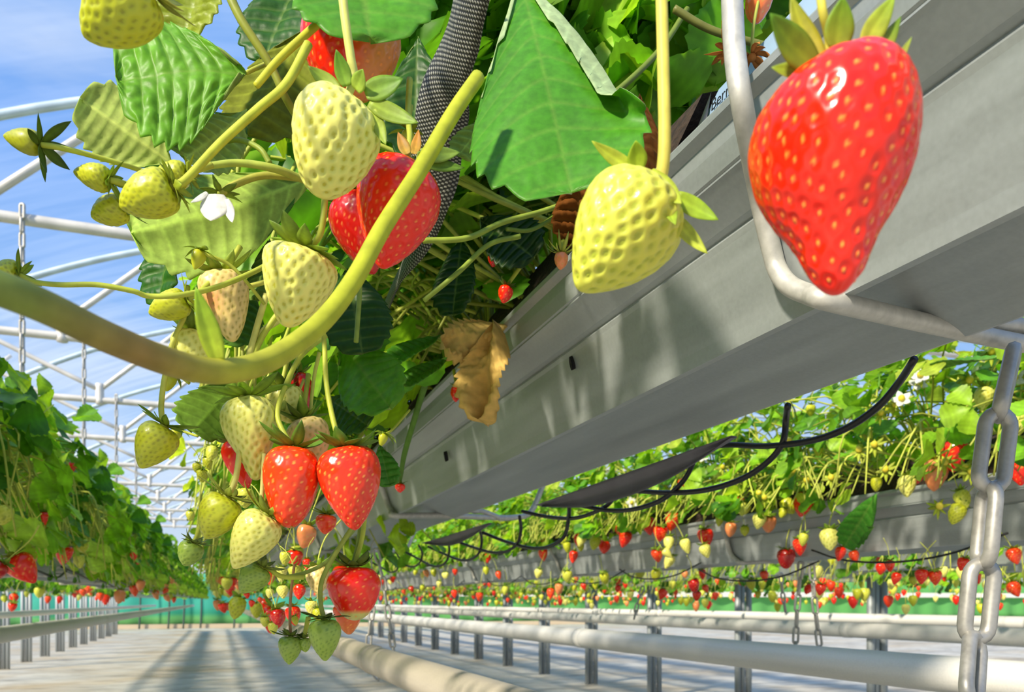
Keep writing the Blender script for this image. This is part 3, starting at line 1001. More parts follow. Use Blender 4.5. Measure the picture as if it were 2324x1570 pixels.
tg = unit(np.gradient(sp_, axis=0)); ac = unit(np.cross(tg, -FWD + .25 * UPV)); vv = np.linspace(-1, 1, 7)
nnv = unit(np.cross(ac, tg))
G = sp_[:, None] + (wd[:, None] * vv)[..., None] * ac[:, None] + (.003 * np.cos(vv * 2.2)[None, :, None]) * nnv[:, None]
cl = np.concatenate([[0], np.cumsum(np.linalg.norm(np.diff(sp_, axis=0), axis=1))])
st = np.stack([np.repeat(cl[:, None], 7, 1), wd[:, None] * vv[None], np.zeros((80, 7))], -1)
mb = MB(); sheet(mb, G, .0012, (1, 1, 1), (1, 1, 1), st=st)
tag(mb.build('woven_strap', M_STRAP), 'grey and black woven strap running up behind the mid red berry', 'strap')

# ------------------------------------------------------------------ hero strawberries
def pxs(lst):
    return [P(*q) for q in lst]


def berry(label, base, tip, w, d, kind, prof='cone', stem=None, sr=(.0016, .0013), n=10, seed=0, dt=0.0, lift=(.1, 1.1), ln=(.5, .78), nseed=None,
          sepals=None, scol=(104, 140, 44), sbase=(170, 182, 62), stemcol=STEMC, group='strawberries hanging from the overhead row', hump=0, humpdir=0, gcol=None,
          lobes=.05, bend=0, squash=0, wid=.26, dep=None, cat='strawberry', extra=None, sd=0.0):
    B = P(*base, d); T = P(*tip, d + dt)
    L = np.linalg.norm(T - B); W = w * d / FOC
    root = thing('strawberry', label, cat, B, group)
    k = 1.0 if w > 90 else .75
    nu = int(np.clip(w * .62, 36, 170)); nv = int(np.clip(w * .62, 36, 180))
    if nseed is None:
        nseed = int(2.3 * W * L / (W * (.155 if KIND[kind][3] else .150)) ** 2)
    mb = MB(); fruit(mb, B, T - B, L, W, prof, kind, nu, nv, nseed, side=FWD, seed=seed, hump=hump, humpdir=humpdir, gcol=gcol, lobes=lobes, bend=bend, squash=squash, dep=dep)
    mb.build('fruit', M_RIPE if KIND[kind][3] else M_PALE, root)
    mb = MB(); out = [] if w >= 80 else None
    ax = unit(T - B)
    if sepals:
        tube(mb, [B + ax * W * .06, B - ax * W * .02, B - ax * W * .06], [W * .11, W * .12, W * .05], k=10, n=5, col=lin(sbase))
        for s in sepals:
            (rx, ry, tx, ty, wp), c = s[:5], (s[5] if len(s) > 5 else scol)
            dd = s[6] if len(s) > 6 else -.004
            r3 = P(rx, ry, d - W * .12); t3 = P(tx, ty, d - W * .12 + dd)
            o_ = unit(t3 - r3)
            out.append(MB())
            sepal(out[-1], r3, o_, unit(-FWD - o_ * (-FWD @ o_)), np.linalg.norm(t3 - r3) * 1.04, wp * d / FOC, -.25, .35, col=np.array(sbase) * .4 + np.array(c) * .6, tipcol=c, nu=12, nv=7, fold=.2)
    else:
        calyx(mb, B, ax, W, n=n, seed=seed, lift=lift, ln=ln, col=scol, base_col=sbase, wid=wid, out=out)
    co = mb.build('calyx', M_SEPAL, root)
    for q in out or []:
        q.build('sepal', M_SEPAL, co)
    if stem:
        pts = pxs(stem) + [B - ax * W * .03]
        mb = MB(); tube(mb, pts, sr, k=10, n=8 * len(pts), col=lin(stemcol)); mb.build('stem', M_STEM, root)
    return root


YG = (150, 170, 48)
berry('large glossy red strawberry with drawn-out tip hanging before the gutter and wire hanger', (1886, 188), (1899, 668), 376, .205, 'red', 'big',
      stem=[(1858, -60, .20), (1866, 20, .20), (1880, 85, .203)], sr=(.0011, .0011), nseed=300, hump=.075, humpdir=.35, lobes=.03,
      sepals=[(1848, 152, 1742, 40, 88, (92, 140, 30), -.006), (1862, 140, 1792, 6, 62, (150, 160, 44), .004), (1900, 112, 1910, -2, 74, (112, 160, 40), -.003),
              (1962, 104, 2024, 0, 56, (150, 182, 58), .002), (2004, 118, 2038, 48, 34, (110, 150, 44), .004), (2040, 140, 2064, 92, 18, (150, 172, 70), .004),
              (1845, 160, 1752, 158, 46, (140, 168, 50), .002), (1852, 150, 1775, 90, 60, (70, 116, 26), .008)],
      sbase=(206, 140, 40), stemcol=(214, 206, 84), seed=1)
berry('plump yellow-green unripe strawberry tilted on a straight yellow stalk before the gutter', (1484, 438), (1312, 657), 240, .255, 'green', 'cone',
      stem=[(1500, -60, .25), (1506, 180, .25), (1508, 330, .251), (1500, 405, .253)], sr=(.0019, .0021), hump=.03, humpdir=.5, nseed=190,
      sepals=[(1445, 388, 1342, 326, 40, (176, 190, 60), -.004), (1448, 385, 1442, 320, 50, (150, 180, 44), -.004), (1535, 445, 1626, 502, 50, (142, 176, 44), 0),
              (1528, 490, 1602, 578, 40, (176, 190, 66), 0), (1470, 392, 1545, 470, 62, (170, 186, 56), -.008), (1500, 400, 1530, 520, 50, (150, 176, 50), -.01)],
      sbase=(190, 196, 62), stemcol=(222, 212, 96), seed=2)
berry('big cream-green strawberry under a pale straight stalk, upper middle of the cluster', (786, 228), (722, 446), 198, .335, 'pale', 'blunt', dt=.004,
      stem=[(772, -60, .33), (783, 40, .33), (796, 130, .332), (803, 175, .334)], sr=(.0019, .0018), nseed=185, hump=.03, humpdir=2.6,
      sepals=[(788, 196, 764, 116, 40, (96, 146, 42), -.004), (768, 205, 702, 155, 40, (134, 160, 56), 0), (808, 205, 826, 158, 44, (140, 172, 70), -.006),
              (828, 212, 914, 184, 62, (94, 140, 38), 0), (838, 232, 948, 284, 48, (122, 152, 50), 0), (845, 250, 876, 330, 34, (150, 174, 64), .002)],
      sbase=(200, 204, 78), stemcol=(224, 224, 120), seed=3)
berry('glossy red strawberry crossed by the thick curved stalk', (924, 382), (866, 610), 202, .375, 'red', 'cone', dt=.006,
      stem=[(930, 180, .40), (926, 260, .39), (930, 310, .38)], nseed=250, hump=.05, humpdir=2.2, n=8, seed=4, lift=(.3, 1.1), ln=(.35, .6),
      sepals=[(945, 355, 985, 372, 40, (104, 140, 44), .004), (955, 350, 1040, 350, 44, (120, 150, 60), .006), (950, 362, 1050, 385, 36, (90, 130, 40), .008), (925, 350, 905, 305, 30, (170, 120, 50), .004), (940, 350, 950, 300, 26, (190, 130, 50), .004)])
berry('dark red shaded strawberry half hidden behind the glossy crossed one', (800, 448), (848, 622), 128, .41, 'deep', 'cone', seed=5, nseed=210, stem=[(790, 300, .44), (792, 390, .42)])
berry('cream-white strawberry just left of the thick curved stalk, with dimpled skin', (692, 570), (648, 742), 168, .385, 'pale', 'wedge', dt=.004, nseed=170,
      stem=[(738, 440, .38), (733, 500, .38), (722, 540, .382)], sr=(.0016, .0016), n=9, seed=6, lift=(.1, 1.0), ln=(.35, .62), scol=(128, 160, 60))


def blush(c, t, f):
    k = np.exp(-((t - .45) / .18) ** 2 - ((np.mod(f - 2.0 + math.pi, 2 * math.pi) - math.pi) / .5) ** 2)[..., None]
    return c * (1 - .7 * k) + lin((236, 130, 84)) * .7 * k


berry('pinkish cream strawberry with a salmon blush hanging below a pale leaf underside', (503, 622), (528, 776), 106, .43, 'pink', 'wedge', seed=7, nseed=190, gcol=blush, n=8, scol=(150, 172, 70),
      stem=[(545, 560, .44), (520, 600, .435)])
berry('small pale strawberry peeking above and below the thick curved stalk', (432, 752), (438, 868), 88, .43, 'pale', 'round', seed=8, nseed=120, stem=[(425, 650, .44), (425, 710, .435)])
berry('bright yellow-green strawberry pointing sideways, in front of a small one', (392, 424), (272, 470), 104, .335, 'lime', 'round', seed=9, nseed=190, dep=.3,
      stem=[(700, 100, .36), (650, 190, .355), (585, 248, .35), (500, 325, .345), (425, 405, .338)], sr=(.0021, .0017), sbase=(190, 190, 60), scol=(150, 170, 50), stemcol=(196, 202, 66), ln=(.35, .6), lift=(-.3, .5))
berry('small green strawberry with brown-tipped calyx pointing sideways above a hanging one', (248, 408), (167, 390), 62, .35, 'lime', 'cone', seed=10, nseed=110, stem=[(330, 430, .37), (290, 420, .36), (265, 412, .352)], scol=(120, 150, 40), lift=(.2, .9), ln=(.5, .9))
berry('small green strawberry drooping under the sideways pair', (283, 468), (207, 492), 66, .365, 'lime', 'round', seed=11, nseed=120, stem=[(330, 450, .38), (305, 458, .37)], scol=(110, 140, 40), lift=(.1, .9), ln=(.5, .9))
berry('small yellow-green strawberry tucked behind the bright sideways one', (425, 395), (350, 400), 64, .36, 'lime', 'round', seed=12, nseed=110, stem=[(480, 375, .37), (450, 385, .365)], scol=(150, 168, 50))
berry('blurry yellow strawberry cut by the picture top against the sky', (335, -25), (190, 84), 150, .275, 'lime', 'round', seed=13, nseed=150, dep=.25, stem=[(520, -120, .3), (430, -70, .28)], scol=(170, 170, 80))
berry('tiny dark green strawberry on a long stalk against the blue sky', (92, 328), (8, 308), 58, .34, 'lime', 'cone', seed=14, nseed=130, dep=.25, gcol=lambda c, t, f: c * .75, scol=(62, 92, 26), sbase=(120, 140, 46),
      stem=[(330, 390, .37), (275, 372, .36), (190, 348, .35), (130, 334, .342)], sr=(.0011, .0012), lift=(.2, 1.0), ln=(.9, 1.5), n=7, wid=.42)
berry('small green strawberry at the very edge beside the hanging chain', (44, 624), (-25, 612), 60, .35, 'lime', 'cone', seed=15, nseed=100, stem=[(640, 560, .41), (610, 598, .41), (510, 645, .39), (420, 668, .37), (340, 672, .365), (300, 660, .36), (220, 646, .355), (140, 646, .352), (80, 640, .351)],
      sr=(.0014, .0012, .0011), scol=(110, 150, 46), lift=(.3, 1.0), ln=(.6, 1.0), stemcol=(182, 192, 70))
berry('yellow-green strawberry beside the dark serrated leaf, below a flower bud', (424, 680), (338, 712), 70, .41, 'lime', 'round', seed=16, nseed=150, dep=.3, stem=[(480, 640, .42), (450, 665, .415)], scol=(150, 172, 50))
berry('yellow-green strawberry dangling alone against the sky on a thin bent stalk', (374, 968), (318, 1062), 88, .42, 'lime', 'cone', seed=17, nseed=170, dep=.3,
      stem=[(600, 640, .44), (500, 668, .43), (440, 690, .425), (395, 770, .42), (375, 850, .42), (366, 920, .42), (370, 958, .42)], sr=(.0014, .0014, .0017), lift=(.0, .7), ln=(.5, .9), scol=(112, 146, 44), stemcol=(206, 208, 88))
berry('long pale strawberry tapering down, left of the two red ones', (562, 905), (582, 1090), 126, .435, 'pale', 'long', seed=18, nseed=200, stem=[(640, 700, .44), (592, 770, .438), (560, 860, .436)], sr=(.0017, .0015), ln=(.5, .85), lift=(-.2, .8), scol=(128, 166, 56))
berry('orange-red strawberry on the left side of a touching pair', (668, 1018), (654, 1198), 136, .425, 'orange', 'blunt', seed=19, nseed=190, lobes=.07, stem=[(690, 790, .45), (652, 865, .44), (630, 940, .43), (655, 1000, .426)], sr=(.0013, .0015), scol=(96, 140, 44), ln=(.4, .7))
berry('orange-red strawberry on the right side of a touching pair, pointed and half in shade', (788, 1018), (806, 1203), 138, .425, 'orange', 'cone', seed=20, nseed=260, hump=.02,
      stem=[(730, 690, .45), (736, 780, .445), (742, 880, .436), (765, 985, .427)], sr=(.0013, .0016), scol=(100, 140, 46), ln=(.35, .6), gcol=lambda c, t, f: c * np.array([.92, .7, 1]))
berry('blushing white strawberry peeping out behind the red pair', (690, 955), (720, 1050), 100, .47, 'pink', 'round', seed=21, nseed=130, gcol=lambda c, t, f: c * (1 - .5 * np.clip(t * 2 - .3, 0, 1)[..., None]) + lin((236, 120, 60)) * .5 * np.clip(t * 2 - .3, 0, 1)[..., None], stem=[(700, 850, .48), (692, 910, .472)])
berry('pale strawberry mostly hidden behind the long tapering one', (640, 880), (660, 960), 84, .475, 'pale', 'round', seed=22, nseed=110, stem=[(655, 800, .48)])
berry('dark red strawberry sliver behind the pale ones', (676, 848), (694, 938), 52, .49, 'deep', 'cone', seed=23, nseed=110, stem=[(680, 780, .5)])
berry('red strawberry hidden behind the long pale one and a stalk', (532, 1000), (562, 1108), 70, .475, 'red', 'cone', seed=24, nseed=150, stem=[(520, 930, .48)])
berry('yellow-green strawberry with open calyx at the lower left of the cluster', (516, 1128), (466, 1222), 94, .43, 'lime', 'round', seed=25, nseed=220, dep=.3, stem=[(605, 668, .44), (578, 760, .437), (556, 850, .434), (550, 960, .432), (536, 1080, .43)],
      sr=(.0018, .0017, .0016), scol=(130, 146, 60), sbase=(196, 200, 80), ln=(.5, .8), lift=(0, .8), stemcol=(222, 220, 116))
berry('pale cream strawberry below the yellow-green one in the lower cluster', (606, 1168), (530, 1290), 108, .425, 'pale', 'cone', seed=26, nseed=190, stem=[(600, 1030, .43), (596, 1100, .428), (594, 1150, .426)], sr=(.0013, .0013), scol=(150, 176, 70), stemcol=(228, 224, 130))
berry('shaded dull green strawberry hanging by the row gap', (440, 1232), (418, 1284), 54, .5, 'dull', 'round', seed=27, nseed=90, stem=[(470, 1130, .5), (452, 1200, .5)], scol=(92, 112, 60))
berry('shaded green strawberry right under the pale cream one', (594, 1286), (546, 1345), 66, .47, 'dull', 'cone', seed=28, nseed=150, stem=[(690, 1310, .48), (640, 1308, .475), (610, 1290, .472)], scol=(110, 126, 60))
berry('small bright orange strawberry below the touching red pair', (742, 1168), (736, 1212), 50, .55, 'orange', 'round', seed=29, nseed=70, stem=[(770, 1090, .56), (750, 1140, .553)])


def paletip(c, t, f):
    k = np.clip((t - .80) / .08, 0, 1)[..., None]
    return c * (1 - k) + lin((206, 200, 110)) * k


berry('heart-shaped red strawberry in shade with a whitish tip, low in the cluster', (804, 1288), (806, 1408), 112, .5, 'red', 'blunt', seed=30, nseed=150, dep=.15, lobes=.08, gcol=paletip,
      stem=[(830, 1150, .51), (822, 1220, .505), (808, 1270, .502)], scol=(84, 112, 44), ln=(.3, .5), lift=(.5, 1.4))
berry('dull orange strawberry behind the heart-shaped red one, pointing down', (790, 1370), (792, 1440), 70, .53, 'orange', 'wedge', seed=31, nseed=110, dep=.15, gcol=lambda c, t, f: c * (1 - .5 * t[..., None]) + lin((206, 170, 90)) * .5 * t[..., None], stem=[(790, 1300, .54)])
berry('shaded green strawberry hanging lowest beside a smaller one', (736, 1406), (738, 1500), 76, .48, 'dull', 'cone', seed=32, nseed=170, stem=[(800, 1195, .48), (758, 1262, .48), (730, 1320, .48), (728, 1370, .48)], sr=(.0015, .0014), scol=(72, 100, 40), ln=(.4, .7), lift=(-.3, .5), stemcol=(150, 164, 66))
berry('lowest small shaded green strawberry on a reddish thread stalk', (660, 1444), (656, 1508), 56, .5, 'dull', 'cone', seed=33, nseed=130, stem=[(668, 1280, .5), (660, 1350, .5), (658, 1410, .5)], sr=(.0009, .001), scol=(80, 104, 44), ln=(.4, .8), lift=(0, .8), stemcol=(170, 130, 84))
berry('tiny green strawberry squeezed between the two lowest ones', (690, 1448), (694, 1480), 30, .5, 'dull', 'round', seed=34, nseed=50, scol=(90, 112, 50), stem=[(700, 1400, .5)])
berry('crumpled salmon strawberry above the gutter beside the wire hanger', (1722, -20), (1718, 52), 68, .40, 'peach', 'round', seed=36, nseed=60, lobes=.14, gcol=lambda c, t, f: c * np.array([1.05, .75, .6]), stem=[(1740, -80, .40)])
berry('stunted dark red berry in the shadow by the gutter lip, upper one', (1122, 572), (1118, 606), 28, .60, 'deep', 'round', seed=37, nseed=30, stem=[(1150, 540, .6), (1130, 560, .6)], group='stunted berries by the gutter lip')
berry('stunted red berry on a dark stalk by the gutter lip', (1150, 650), (1142, 688), 34, .60, 'red', 'round', seed=38, nseed=30, stem=[(1185, 600, .6), (1160, 635, .6)], scol=(50, 80, 24), group='stunted berries by the gutter lip')
berry('stunted pink berry with upright sepals touching the gutter lip', (1275, 575), (1272, 612), 34, .52, 'peach', 'round', seed=39, nseed=25, lift=(.6, 1.2), ln=(1.0, 1.7), scol=(170, 180, 80), stem=[(1280, 520, .53)], group='stunted berries by the gutter lip')
berry('stunted red berry beside the hanging dry leaf', (1036, 878), (1034, 912), 26, .72, 'red', 'round', seed=40, nseed=25, stem=[(1030, 840, .73)], group='stunted berries by the gutter lip')
berry('tiny red berry on a dark green stalk hanging over the gutter flank', (908, 1098), (908, 1118), 24, .78, 'red', 'round', seed=41, nseed=25, stem=[(972, 850, .70), (944, 940, .74), (918, 1030, .77), (910, 1080, .78)], sr=(.003, .0028, .0012), scol=(70, 110, 40), stemcol=(88, 128, 40), lift=(-.2, .5), group='stunted berries by the gutter lip')
berry('red strawberry with a pale orange flank, half covered by the bright leaf at the top', (800, 30), (790, 228), 214, .392, 'red', 'blunt', seed=42, nseed=210,
      gcol=lambda c, t, f: c * (1 - np.clip(np.cos(f) * 1.3 - .2, 0, .8)[..., None]) + lin((214, 150, 76)) * np.clip(np.cos(f) * 1.3 - .2, 0, .8)[..., None], stem=[(830, -60, .42), (810, 0, .41)], dep=.2)

# ------------------------------------------------------------------ hero leaves
def hero_leaf(label, base, tip, w, nrm, stalk=None, name='strawberry_leaf', mats=None, sr=(.0014, .0011), stemcol=STEMC, cat='leaf', group='strawberry leaves of the overhead row', **kw):
    B, T = P(*base), P(*tip)
    dm = (base[2] + tip[2]) / 2
    n = nrm[0] * RGT + nrm[1] * UPV - nrm[2] * FWD
    root = thing(name, label, cat, B, group)
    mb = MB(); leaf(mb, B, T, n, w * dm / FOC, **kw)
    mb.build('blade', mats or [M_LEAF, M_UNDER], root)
    if stalk:
        mb = MB(); tube(mb, pxs(stalk) + [B], sr, k=8, col=lin(stemcol)); mb.build('stalk', M_STEM, root)
    return root


hero_leaf('large puckered bright green leaf with toothed edge at upper left against the sky', (560, 165, .40), (264, 178, .388), 338, (-.12, .12, 1), seed=1, teeth=8, sub=9, nv=61, crinkle=.0011, wave=.035, fold=.08, pucker=.9, wexp=(.40, 2.3),
          top=(108, 172, 48), droop=.02, slant=.30, tooth=.12, stalk=[(760, -20, .45), (660, 110, .43)], cup=.12)
hero_leaf('olive translucent leaf underside behind the bent stalk, upper left', (700, 60, .46), (560, 305, .44), 225, (.1, -.2, -1), seed=2, bot=(136, 146, 42), top=(90, 110, 26), wave=.02, crinkle=.001, droop=0)
hero_leaf('pale leaf underside showing between the puckered leaf and sky', (392, 372, .43), (192, 234, .42), 170, (.25, -.1, -1), seed=3, bot=(206, 224, 120), crinkle=.0005, wave=.03, tooth=.14)
hero_leaf('pale green leaf underside below the puckered leaf, with curled edge', (560, 250, .43), (418, 380, .40), 150, (-.2, .1, -1), seed=4, bot=(190, 214, 108), crinkle=.0008, wave=.03)
hero_leaf('broad pale leaf underside with ribs, behind the white flower', (716, 400, .455), (316, 560, .44), 275, (.1, -.1, -1), seed=5, bot=(180, 208, 96), crinkle=.0007, wave=.02, teeth=10, vein=1.2, slant=.3, stalk=[(800, 300, .5), (760, 350, .49)])
hero_leaf('dark green serrated leaf edge against the sky beside the broad underside', (405, 480, .47), (345, 678, .455), 130, (-.5, .2, 1), seed=6, top=(44, 104, 24), tooth=.2, teeth=7, crinkle=.0012)
hero_leaf('bright green leaf hanging into the picture top above the half-pale red berry', (800, -170, .40), (838, 66, .355), 320, (.1, .5, 1), seed=7, top=(84, 154, 44), droop=.05, crinkle=.0004, slant=.4, tooth=.06)
hero_leaf('large smooth green leaf with folded pale margin, top middle beside the strap', (1178, -62, .415), (1296, 420, .345), 388, (-.12, .12, 1), seed=8, top=(74, 146, 38), bot=(190, 212, 160), droop=.03, crinkle=.0004, wave=.016, tooth=.055, teeth=10, sub=7, nv=51, vein=.7,
          curl=(1, .74, 2.5, -.2, .72), slant=.44, wexp=(.5, 2.9), fold=.04)
hero_leaf('small pale leaflet tucked beside the large smooth leaf', (1108, 262, .43), (1040, 362, .425), 82, (.1, .1, -1), seed=9, bot=(160, 188, 84), teeth=6, crinkle=.0008)
hero_leaf('bright leaf with shadow stripes below the cream-white strawberry', (768, 764, .56), (872, 908, .51), 158, (-.3, .35, 1), seed=10, top=(96, 166, 46), crinkle=.0005, slant=.4, wave=.02, tooth=.07)
hero_leaf('olive leaf with scalloped edge against the sky, lower left of cluster', (535, 860, .50), (432, 990, .47), 132, (-.3, .1, -1), seed=11, bot=(120, 156, 54), tooth=.16, teeth=7, crinkle=.0006)
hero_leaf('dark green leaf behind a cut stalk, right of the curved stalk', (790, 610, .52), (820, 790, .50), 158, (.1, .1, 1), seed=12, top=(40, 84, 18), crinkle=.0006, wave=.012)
hero_leaf('folded green leaflet above the dry leaf', (1000, 765, .66), (880, 812, .62), 74, (-.2, .6, .8), seed=13, top=(80, 150, 44))
hero_leaf('small oval green leaflet with brown rim near the dry leaf', (1015, 815, .68), (918, 862, .64), 58, (-.1, .5, .8), seed=14, top=(76, 136, 44), tooth=.05)
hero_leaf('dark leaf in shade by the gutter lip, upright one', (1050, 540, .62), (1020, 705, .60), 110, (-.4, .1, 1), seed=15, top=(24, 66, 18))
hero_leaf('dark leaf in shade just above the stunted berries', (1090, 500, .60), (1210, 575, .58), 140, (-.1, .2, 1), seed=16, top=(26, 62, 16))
hero_leaf('small toothed green leaf beside the right red berry of the pair', (862, 1012, .56), (884, 1100, .55), 62, (.1, .2, 1), seed=17, top=(72, 140, 44), tooth=.14, teeth=6)
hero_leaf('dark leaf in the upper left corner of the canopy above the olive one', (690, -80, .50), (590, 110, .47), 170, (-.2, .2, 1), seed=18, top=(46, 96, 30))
hero_leaf('yellowish puckered leaf near the blurry top berry', (480, -90, .42), (400, 70, .40), 180, (-.2, .3, 1), seed=19, top=(150, 168, 60), crinkle=.002)
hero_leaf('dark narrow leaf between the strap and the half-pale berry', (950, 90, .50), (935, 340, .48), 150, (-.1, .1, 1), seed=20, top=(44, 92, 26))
hero_leaf('small green leaf above the red pair, behind the stalks', (745, 905, .56), (830, 960, .54), 100, (-.1, .2, 1), seed=21, top=(52, 100, 28))
hero_leaf('green leaf blade behind the pale underside, low', (560, 640, .50), (500, 790, .48), 150, (0, .2, -1), seed=22, bot=(92, 136, 50))
hero_leaf('pale underside of a narrow leaf left of the cream-white berry', (610, 540, .46), (588, 690, .45), 80, (.2, .1, -1), seed=23, bot=(120, 152, 62))
# dry leaves and spent flowers
hero_leaf('crumpled tan dry leaf hanging over the gutter lip', (1130, 735, .705), (1086, 952, .70), 120, (-.5, .1, 1), seed=31, name='dry_leaf', mats=[M_DRY, M_DRY], top=(222, 192, 138), bot=(222, 192, 138), wave=.13, fold=.5, crinkle=.0012, pucker=2, tooth=.2, vein=.2, group='dry leaves')
hero_leaf('crumpled tan dry leaf flap spread above the hanging dry leaf', (1152, 738, .72), (1016, 790, .69), 95, (-.2, -.5, 1), seed=32, name='dry_leaf', mats=[M_DRY, M_DRY], top=(226, 198, 146), bot=(222, 192, 138), wave=.12, fold=-.4, crinkle=.0012, pucker=2, tooth=.25, vein=.2, group='dry leaves')
hero_leaf('brown withered leaf behind the yellow-green berry', (1345, 330, .50), (1290, 560, .52), 110, (-.3, .1, 1), seed=33, name='dry_leaf', mats=[M_DRY, M_DRY], top=(110, 66, 30), bot=(104, 62, 30), wave=.06, crinkle=.003, vein=.2, group='dry leaves')
hero_leaf('dark brown withered leaf by the gutter lip under the large smooth leaf', (1455, 230, .50), (1440, 420, .47), 110, (-.3, .1, 1), seed=34, name='dry_leaf', mats=[M_DRY, M_DRY], top=(84, 52, 26), bot=(80, 50, 26), wave=.06, crinkle=.003, vein=.2, group='dry leaves')
for lab, c, sd_, sz in (('dry brown spent flower on the wire hanger, the one toward the leaves', (1648, 118, .392), 1, 46), ('dry brown spent flower on the wire hanger, the one toward the big red berry', (1706, 130, .392), 2, 50)):
    r = thing('spent_flower', lab, 'dry flower', P(*c), 'spent flowers on the hanger')
    mb = MB(); calyx(mb, P(*c), unit(np.array([.1, 0, -1.0]) - .3 * FWD), sz * .39 / FOC * 1.9, n=9, seed=sd_, lift=(-1.6, .6), ln=(.35, .75), col=(176, 116, 58), base_col=(190, 122, 62), wid=.16)
    mb.build('dry_sepals', M_DRY, r)
    mb = MB(); tube(mb, pxs([(c[0] + 20, c[1] - 150, .395), (c[0] + 4, c[1] - 70, .392), c]), .0008, col=lin((170, 176, 70))); mb.build('stalk', M_STEM, r)

# ------------------------------------------------------------------ white flower and buds
def petal(mb, root, out, up, L, W):
    sepal(mb, root, out, up, L, W, -.2, .4, fold=-.12, col=(222, 222, 218), tipcol=(226, 226, 222), nu=12, nv=9)


r = thing('strawberry_flower', 'white nodding flower with few petals left before the broad pale leaf', 'flower', P(492, 446, .40))
for (rx, ry, tx, ty, w_) in ((488, 440, 482, 504, 74), (512, 452, 530, 508, 26), (470, 436, 436, 462, 16)):
    mb = MB(); r3 = P(rx, ry, .395); t3 = P(tx, ty, .392); o_ = unit(t3 - r3)
    petal(mb, r3, o_, unit(-FWD + .01), np.linalg.norm(t3 - r3) * 1.05, w_ * .395 / FOC)
    mb.build('petal', M_PETAL, r)
mb = MB(); calyx(mb, P(500, 440, .40), unit(np.array([0, 0, -1.0]) - .3 * FWD), 70 * .4 / FOC, n=9, seed=3, lift=(-.4, .6), ln=(.4, .75), col=(120, 150, 48)); mb.build('calyx', M_SEPAL, r)
mb = MB(); tube(mb, pxs([(690, 405, .41), (600, 398, .405), (535, 418, .402), (500, 440, .40)]), .0019, col=lin((176, 178, 70))); mb.build('stalk', M_STEM, r)
for lab, c, stl in (('small green flower bud on a thin bent stalk before the broad pale leaf', (455, 570, .40), [(600, 690, .42), (560, 640, .41), (520, 600, .405), (475, 580, .40)]),
                    ('slim green bud above the glossy red crossed berry', (929, 300, .40), [(934, 240, .41), (930, 270, .40)]),
                    ('pointed green bud beside the gutter flank, low', (872, 985, .60), [(930, 930, .62), (890, 975, .61)]),
                    ('yellowish bud with drooping sepals under the curved stalk', (390, 850, .44), [(430, 870, .44), (410, 855, .44)]),
                    ('small bud between the dangling berry and the olive leaf', (402, 975, .52), [(450, 990, .52), (420, 980, .52)])):
    r = thing('flower_bud', lab, 'bud', P(*c), 'flower buds')
    mb = MB(); B_ = P(*c); fruit(mb, B_, np.array([-.3, 0, -1.0]), .010, .007, 'cone', 'lime', 24, 20, 0, seed=3); mb.build('bud_body', M_PALE, r)
    mb = MB(); calyx(mb, B_, np.array([-.3, 0, -1.0]), .011, n=8, seed=int(c[0]), lift=(-1.2, -.4), ln=(.6, 1.0), col=(140, 172, 50)); mb.build('sepals', M_SEPAL, r)
    mb = MB(); tube(mb, pxs(stl) + [B_], .0009, col=lin(STEMC)); mb.build('stalk', M_STEM, r)

# ------------------------------------------------------------------ single stalks
def stalk(label, pts, rad, col=STEMC, name='leaf_stalk', node=None, colf=None, cat='stalk'):
    r = thing(name, label, cat, P(*pts[0]), 'loose stalks of the overhead row')
    mb = MB(); tube(mb, pxs(pts), rad, k=14 if max(np.atleast_1d(rad)) > .003 else 9, n=10 * len(pts), col=lin(col), colf=colf); mb.build('shaft', M_STEM, r)
    return r


def runcol(t):
    a_, b_, c_ = lin((120, 140, 60)), lin((150, 124, 66)), lin((184, 190, 44))
    return np.array([np.interp(t, [0, .12, .28, .42, .6, 1], [q[0], q[0] * .9 + q[1] * .1, q[1], q[2] * .7 + q[1] * .3, q[2], q[2] * .95]) for q in zip(a_, b_, c_)]).T


run = stalk('thick blurry curved stalk sweeping across the left side in front of the berries', [(-130, 610, .175), (0, 655, .18), (110, 700, .19), (250, 768, .205), (400, 826, .225), (510, 842, .24), (620, 812, .26), (725, 735, .28), (800, 640, .295), (870, 515, .31), (950, 390, .325), (1030, 255, .34), (1085, 175, .35)],
            (.0040, .0040, .0037, .0034, .0032), name='runner_stalk', colf=runcol)
mb = MB(); r3 = P(496, 822, .237); t3 = P(445, 655, .232); o_ = unit(t3 - r3)
sepal(mb, r3, o_, unit(-FWD + .3 * RGT), np.linalg.norm(t3 - r3), 56 * .235 / FOC, -.1, .25, col=(172, 186, 50), tipcol=(150, 186, 54), nu=14, nv=7); mb.build('bract', M_SEPAL, run)
stalk('cut yellow stalk with brown end pointing down beside the red half-pale berry', [(760, 20, .37), (690, 82, .365), (630, 138, .36), (582, 194, .355)], (.0019, .0018, .0016), (206, 204, 60), 'cut_stalk')
stalk('olive stalk slanting behind the puckered leaf from the picture top', [(500, -60, .40), (545, 40, .40), (612, 145, .405), (650, 225, .41), (700, 310, .43)], (.0024, .0022, .0018), (150, 158, 56))
stalk('bracted pale stalk arching left from the big cream-green berry', [(760, 430, .42), (685, 406, .41), (620, 382, .40), (540, 370, .395), (462, 378, .39)], (.0021, .002, .0016), (176, 190, 76))
stalk('arched stalk branch over the hidden berry', [(612, 370, .405), (590, 338, .405), (545, 318, .41), (500, 322, .415)], (.0015, .0013), (150, 168, 62))
stalk('cut upright green stalk in front of the dark leaf', [(818, 600, .49), (815, 680, .485), (808, 776, .48)], (.0016, .0015), (150, 172, 70), 'cut_stalk')
